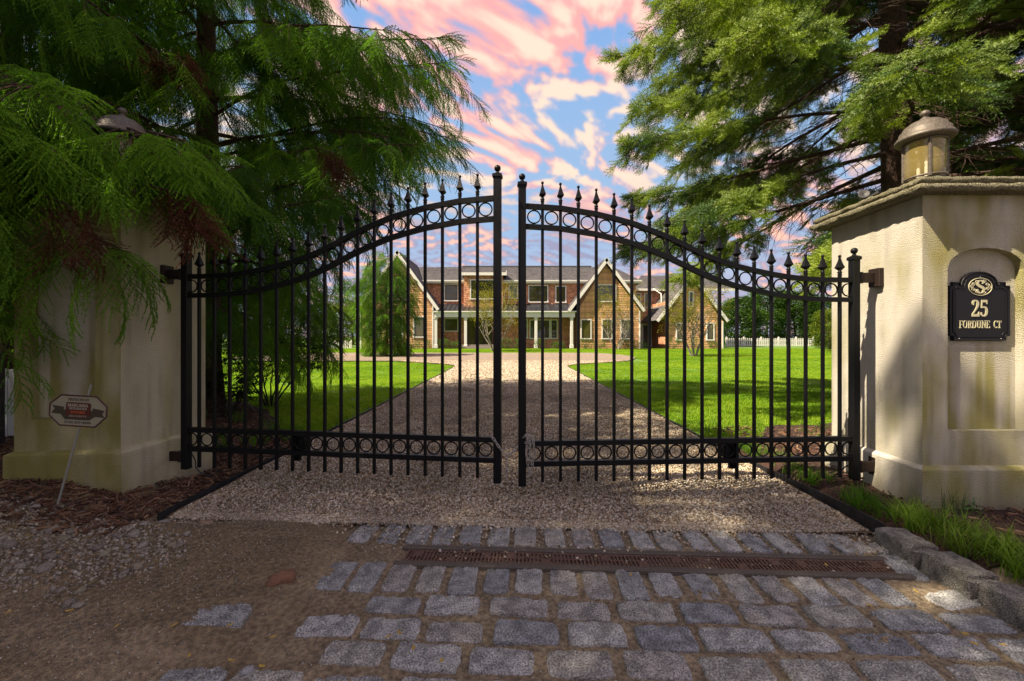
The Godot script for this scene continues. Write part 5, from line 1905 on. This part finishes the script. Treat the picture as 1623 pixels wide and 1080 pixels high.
func make_house() -> void:
	rng.seed = 555
	siding_tex = ntex(0.03, 280, 4, [[0.2, grey(0.72)], [0.8, grey(1.0)]], 256)
	hroot = base("shingled_house", Vector3.ZERO)
	tag(hroot, "large cedar shingled house with steep gables and white trim beyond the lawn", "house")
	var white := mat("white trim", Color(0.70, 0.69, 0.65), 0.6)
	var y0 := gy(36.0) - 0.1
	var M := 39.8
	# main block: wall core, shingled front, hipped roof
	var l := at(600, 0, M).x
	var r := at(1008, 0, M).x
	var ev := at(0, 446, M).y
	var m := MB.new()
	house_box(m, l, r, y0, ev, -M, -50.0)
	obj("wall", m, mat("sheathing", Color(0.20, 0.10, 0.06), 0.9), hroot)
	shingle_part("shingle_cladding", [[Vector3(l, y0, -M), Vector3(r, y0, -M), Vector3(r, ev, -M), Vector3(l, ev, -M)]], false)
	var eo := 0.4
	var e0 := Vector3(l - eo, ev, -M + eo)
	var e1 := Vector3(r + eo, ev, -M + eo)
	var e2 := Vector3(r + eo, ev, -50.0)
	var e3 := Vector3(l - eo, ev, -50.0)
	var ry := at(0, 423, 44.6).y
	var r0 := Vector3(l + 2.5, ry, -44.8)
	var r1 := Vector3(at(972, 0, 44.8).x, ry, -44.8)
	m = MB.new()
	slab(m, e0, e1, r1, r0, 0.15)
	slab(m, e1, e2, Vector3(r1.x, ry, -46.0), r1, 0.15)
	slab(m, e3, e0, r0, Vector3(r0.x, ry, -46.0), 0.15)
	obj("roof_deck", m, mat("roof deck", Color(0.14, 0.135, 0.14), 0.9), hroot)
	shingle_part("roof", [[e0, e1, r1, r0], [e1, e2, Vector3(r1.x, ry, -46.0), r1]], true)
	m = MB.new()
	m.box((r0 + r1) / 2 + Vector3(1.2, 0.03, 0), Vector3(r1.x - r0.x - 7.0, 0.16, 0.3))
	obj("ridge_cap", m, mat("ridge", Color(0.06, 0.06, 0.065), 0.8), hroot)
	m = MB.new()
	m.box(Vector3((e0.x + e1.x) / 2, ev - 0.12, e0.z + 0.03), Vector3(e1.x - e0.x, 0.22, 0.06))
	m.box(Vector3((e0.x + e1.x) / 2, ev - 0.02, e0.z + 0.11), Vector3(e1.x - e0.x, 0.12, 0.12))
	m.box(Vector3(e1.x + 0.03, ev - 0.12, (e1.z + e2.z) / 2), Vector3(0.06, 0.22, absf(e2.z - e1.z)))
	obj("eave_board", m, white, hroot)
	m = MB.new()
	m.box(Vector3((e0.x + e1.x) / 2, ev - 0.20, e0.z - 0.2), Vector3(e1.x - e0.x, 0.04, 0.42))
	obj("soffit", m, white, hroot)
	# projecting bay above the door
	var B := 38.9
	var bl := at(735, 0, B).x
	var br := at(797, 0, B).x
	var be := at(0, 433, B).y
	var bb := at(0, 490, B).y
	m = MB.new()
	house_box(m, bl, br, bb, be, -B, -42.0)
	obj("bay", m, mat("sheathing", Color(0.20, 0.10, 0.06), 0.9), hroot)
	shingle_part("shingle_cladding", [[Vector3(bl, bb, -B), Vector3(br, bb, -B), Vector3(br, be, -B), Vector3(bl, be, -B)], [Vector3(bl, bb, -42.0), Vector3(bl, bb, -B), Vector3(bl, be, -B), Vector3(bl, be, -42.0)], [Vector3(br, bb, -B), Vector3(br, bb, -42.0), Vector3(br, be, -42.0), Vector3(br, be, -B)]], false)
	m = MB.new()
	var top := be + 0.62
	slab(m, Vector3(bl - 0.3, be, -B + 0.35), Vector3(br + 0.3, be, -B + 0.35), Vector3(br + 0.3, top, -45.0), Vector3(bl - 0.3, top, -45.0), 0.12)
	obj("bay_roof_deck", m, mat("roof deck", Color(0.14, 0.135, 0.14), 0.9), hroot)
	shingle_part("bay_roof", [[Vector3(bl - 0.3, be, -B + 0.35), Vector3(br + 0.3, be, -B + 0.35), Vector3(br + 0.3, top, -45.0), Vector3(bl - 0.3, top, -45.0)]], true)
	m = MB.new()
	m.box(Vector3((bl + br) / 2, be - 0.13, -B + 0.37), Vector3(br - bl + 0.7, 0.26, 0.08))
	for s in [bl - 0.31, br + 0.31]:
		m.box(Vector3(s, be + 0.06, -B - 1.3), Vector3(0.06, 0.26, 3.3))
	obj("eave_board", m, white, hroot)
	# gable wings
	gable([629.5, 396.5], 67.0, 490.0, 571.0, 687.0, 37.8, 45.0)
	gable([961.7, 408.5], 62.0, 492.0, 915.5, 1014.5, 37.8, 46.0)
	gable([1098.0, 433.0], 58.0, 508.0, 1057.0, 1146.0, 38.6, 50.0)
	# link between the right gable and the far wing, with its low roof
	var K := 42.5
	var kl := at(1000, 0, K).x
	var kr := at(1100, 0, K).x
	var ke := at(0, 458.5, K).y
	m = MB.new()
	house_box(m, kl, kr, y0, ke, -K, -50.0)
	obj("link_wall", m, mat("sheathing", Color(0.20, 0.10, 0.06), 0.9), hroot)
	var wx := at(1057, 0, 38.6).x - 0.02
	shingle_part("shingle_cladding", [[Vector3(kl, y0, -K), Vector3(kr, y0, -K), Vector3(kr, ke, -K), Vector3(kl, ke, -K)], [Vector3(wx, y0, -K), Vector3(wx, y0, -38.62), Vector3(wx, 4.4, -38.62), Vector3(wx, 4.4, -K)]], false)
	var kt := at(0, 437, 47.0).y
	var lk := [Vector3(kl - 0.3, ke, -K + 0.4), Vector3(kr + 4.0, ke, -K + 0.4), Vector3(kr + 4.0, kt, -47.0), Vector3(kl + 2.4, kt, -47.0)]
	m = MB.new()
	slab(m, lk[0], lk[1], lk[2], lk[3], 0.14)
	obj("link_roof_deck", m, mat("roof deck", Color(0.14, 0.135, 0.14), 0.9), hroot)
	shingle_part("link_roof", [lk], true)
	m = MB.new()
	m.box(Vector3((lk[0].x + lk[1].x) / 2, ke - 0.1, lk[0].z + 0.04), Vector3(lk[1].x - lk[0].x, 0.22, 0.09))
	obj("eave_board", m, white, hroot)
	# porch: beam, columns, metal roof with seams, door, steps
	var P := 37.75
	var pl := at(689, 0, P).x
	var pr := at(911, 0, P).x
	var pt := at(0, 494, P).y
	var pm := at(0, 482, M).y
	var metal := mat("standing seam", Color(0.055, 0.060, 0.072), 0.35, {"metal": 0.6})
	m = MB.new()
	slab(m, Vector3(pl - 0.15, pt + 0.02, -P + 0.3), Vector3(pr + 0.15, pt + 0.02, -P + 0.3), Vector3(pr + 0.15, pm, -M), Vector3(pl - 0.15, pm, -M), 0.08)
	obj("porch_roof", m, metal, hroot)
	m = MB.new()
	var seams := int((pr - pl) / 0.42)
	for i in seams + 1:
		var x := lerpf(pl, pr, i / float(seams))
		m.bar(Vector3(x, pt + 0.05, -P + 0.3), Vector3(x, pm + 0.03, -M), 0.025, 0.05)
	obj("roof_seam", m, metal, hroot)
	m = MB.new()
	m.box(Vector3((pl + pr) / 2, pt - 0.28, -P), Vector3(pr - pl, 0.46, 0.4))
	m.box(Vector3((pl + pr) / 2, pt - 0.02, -P + 0.08), Vector3(pr - pl + 0.2, 0.10, 0.5))
	m.box(Vector3((pl + pr) / 2, pt - 0.42, -38.8), Vector3(pr - pl, 0.05, 1.7))
	obj("porch_beam", m, white, hroot)
	for x in [691.0, 738.0, 849.5, 906.0]:
		m = MB.new()
		var q := at(x, 0, P)
		m.box(Vector3(q.x, (y0 + pt - 0.5) / 2, -P), Vector3(0.24, pt - 0.5 - y0, 0.24), Basis.IDENTITY, 0.01)
		m.box(Vector3(q.x, y0 + 0.3, -P), Vector3(0.32, 0.3, 0.32), Basis.IDENTITY, 0.01)
		m.box(Vector3(q.x, pt - 0.58, -P), Vector3(0.32, 0.12, 0.32), Basis.IDENTITY, 0.01)
		obj("porch_column", m, white, hroot)
	var da := at(740, 549, M)
	var db := at(781, 501, M)
	var door := base("front_door", Vector3((da.x + db.x) / 2, (da.y + db.y) / 2, -M), 0.0, hroot)
	var dw := db.x - da.x
	var dh := db.y - da.y
	var wood := mat("dark door", Color(0.035, 0.020, 0.013), 0.45)
	m = MB.new()
	for x in [-0.5, -0.17, 0.17, 0.5]:
		m.box(Vector3(x * (dw - 0.16), 0, 0.06), Vector3(0.16, dh - 0.32, 0.09))
	for y in [-0.5, 0.5]:
		m.box(Vector3(0, y * (dh - 0.16), 0.061), Vector3(dw, 0.16, 0.10))
	obj("frame", m, wood, door)
	m = MB.new()
	m.box(Vector3(0, 0, 0.03), Vector3(dw - 0.1, dh - 0.1, 0.02))
	obj("glass", m, mat("door glass", Color(0.09, 0.085, 0.02), 0.05, {"spec": 0.7}), door)
	for i in 3:
		m = MB.new()
		m.box(Vector3((da.x + db.x) / 2 + 0.2, y0 + 0.12 + 0.13 * i, -M + 2.3 - 0.34 * i), Vector3(dw + 1.4, 0.14, 0.9), Basis.IDENTITY, 0.01)
		obj("step", m, mat("step stone", Color(0.20, 0.17, 0.15), 0.85), hroot)
	# windows, from left to right
	for w in [[581, 601, 502, 535, 37.8, []], [621, 639, 501.5, 535, 37.8, []], [655, 673.5, 501.5, 535.5, 37.8, []], [614, 645, 443, 476, 37.8, []],
		[704, 727, 450, 478, M, []], [704, 727, 504.5, 526, M, []], [745, 788, 443, 475, B, [0.5]], [806, 821, 451.5, 474, M, []], [837, 869, 452, 480, M, [0.5]], [880, 897.5, 453, 480.5, M, []],
		[829, 836.5, 506, 537, M, []], [839, 872, 506.5, 537.5, M, [0.36, 0.66]], [872.5, 884, 506.5, 537.5, M, []],
		[944, 976.5, 451, 479, 37.8, []], [920, 937.5, 506, 538, 37.8, []], [953.5, 971, 506, 538, 37.8, []], [983, 1001, 506, 538, 37.8, []],
		[1005, 1016, 465, 485, K, []], [1020.5, 1032, 465, 489, K, []], [1071, 1085, 511.5, 540, 38.6, []], [1119, 1132, 511.5, 540, 38.6, []], [1091, 1099, 462, 487, 38.6, []]]:
		window(w[0], w[1], w[2], w[3], w[4], w[5])
	# side door in the link, downpipes
	m = MB.new()
	var sa := at(1016, 555, K)
	var sb := at(1033, 513, K)
	house_box(m, sa.x, sb.x, y0, sb.y, -K + 0.10, -K)
	obj("side_door_casing", m, white, hroot)
	m = MB.new()
	house_box(m, sa.x + 0.2, sb.x - 0.2, y0, sb.y - 0.2, -K + 0.13, -K + 0.05)
	obj("side_door", m, mat("side door", Color(0.05, 0.05, 0.05), 0.5), hroot)
	m = MB.new()
	slab(m, at(1028, 511, 40.0), at(1060, 508, 38.3), at(1060, 497, 38.3) + Vector3(0, 0, -2.0), at(1040, 497, 41.5), 0.06)
	obj("side_roof", m, metal, hroot)
	for s in [[at(1010, 505, 37.3), at(1014.5, 512, 37.5), at(1014.5, 553, 37.5)], [at(1036, 458, 41.9), at(1048, 466, 40.5), at(1049, 497, 40.5)], [at(1049, 510, 40.5), at(1039, 515, 42.2), at(1039, 553, 42.2)]]:
		m = MB.new()
		m.tube(PackedVector3Array(s), [0.055], 6)
		obj("downpipe", m, white, hroot)
	# fences
	var pick := MB.new()
	pick.box(Vector3(0, 0.36, 0), Vector3(0.10, 0.72, 0.025))
	pick.lathe(Vector3(0, 0.72, 0), [[0.07, 0.0], [0.001, 0.07]], 4, Basis.from_scale(Vector3(1, 1, 0.25)), PI / 4)
	var pmesh := pick.mesh()
	for f in [[1152, 1290, 49.0, 44, 0.92, "white picket fence on the lawn's far right before the pines"], [513, 556, 40.0, 12, 0.62, "short white picket fence on the far left lawn"]]:
		var fa := at(f[0], 0, f[2])
		var fb := at(f[1], 0, f[2])
		var fence := base("picket_fence", Vector3(fa.x, 0.04, -f[2]))
		tag(fence, f[5], "fence", "white picket fences")
		var w := fb.x - fa.x
		var n: int = f[3]
		for i in n:
			put("picket", pmesh, white, fence, Vector3((i + 0.5) * w / n, 0.06, 0), Basis.from_scale(Vector3(1.3, f[4] / 0.92 * 1.25, 1)))
		m = MB.new()
		for y in [0.22, 0.66]:
			m.box(Vector3(w / 2, y * f[4] * 1.2, -0.035), Vector3(w, 0.09, 0.04))
		obj("rail", m, white, fence)
		for i in 6:
			m = MB.new()
			m.box(Vector3(w * i / 5.0, 0.50 * f[4] * 1.2, -0.06), Vector3(0.13, 1.0 * f[4] * 1.2, 0.13))
			m.lathe(Vector3(w * i / 5.0, 1.0 * f[4] * 1.2, -0.06), [[0.12, 0.0], [0.001, 0.08]], 4, Basis.IDENTITY, PI / 4)
			obj("post", m, white, fence)
	# board fence and wire mesh left of the left pier
	var bf := base("board_fence", Vector3(-8.3, 0.0, -4.6))
	tag(bf, "pale board fence showing at the left edge behind the pier", "fence")
	for i in 22:
		m = MB.new()
		m.box(Vector3(0.07 + i * 0.145, 0.45, 0), Vector3(0.14, 0.72 + 0.01 * sin(i * 4.0), 0.02), Basis.IDENTITY, 0.003)
		obj("board", m, mat("pale fence", Color(0.62, 0.66, 0.70), 0.7), bf)
	var wf := base("wire_fence", Vector3(-8.3, 0.0, -4.3))
	tag(wf, "dark wire mesh fence standing before the pale boards at left", "fence")
	m = MB.new()
	for i in 33:
		m.tube(PackedVector3Array([Vector3(i * 0.1, 0.0, 0), Vector3(i * 0.1, 0.9, 0)]), [0.003], 4)
	for i in 10:
		m.tube(PackedVector3Array([Vector3(0, 0.05 + i * 0.095, 0.004), Vector3(3.2, 0.05 + i * 0.095, 0.004)]), [0.003], 4)
	obj("mesh_wire", m, mat("black cable", Color(0.012, 0.012, 0.012), 0.5), wf)
	m = MB.new()
	m.tube(PackedVector3Array([Vector3(3.15, -0.1, -0.03), Vector3(3.15, 1.0, -0.03)]), [0.02], 8)
	obj("post", m, mat("black cable", Color(0.012, 0.012, 0.012), 0.5), wf)

func _ready() -> void:
	rng.seed = 4242
	make_camera()
	make_sky()
	make_sun()
	make_ground()
	make_house()
	make_entrance()
	rng.seed = 31
	make_apron()
	make_trees()
	rng.seed = 32
	make_gravel()
	make_loose_stones()
	rng.seed = 33
	make_lawn()
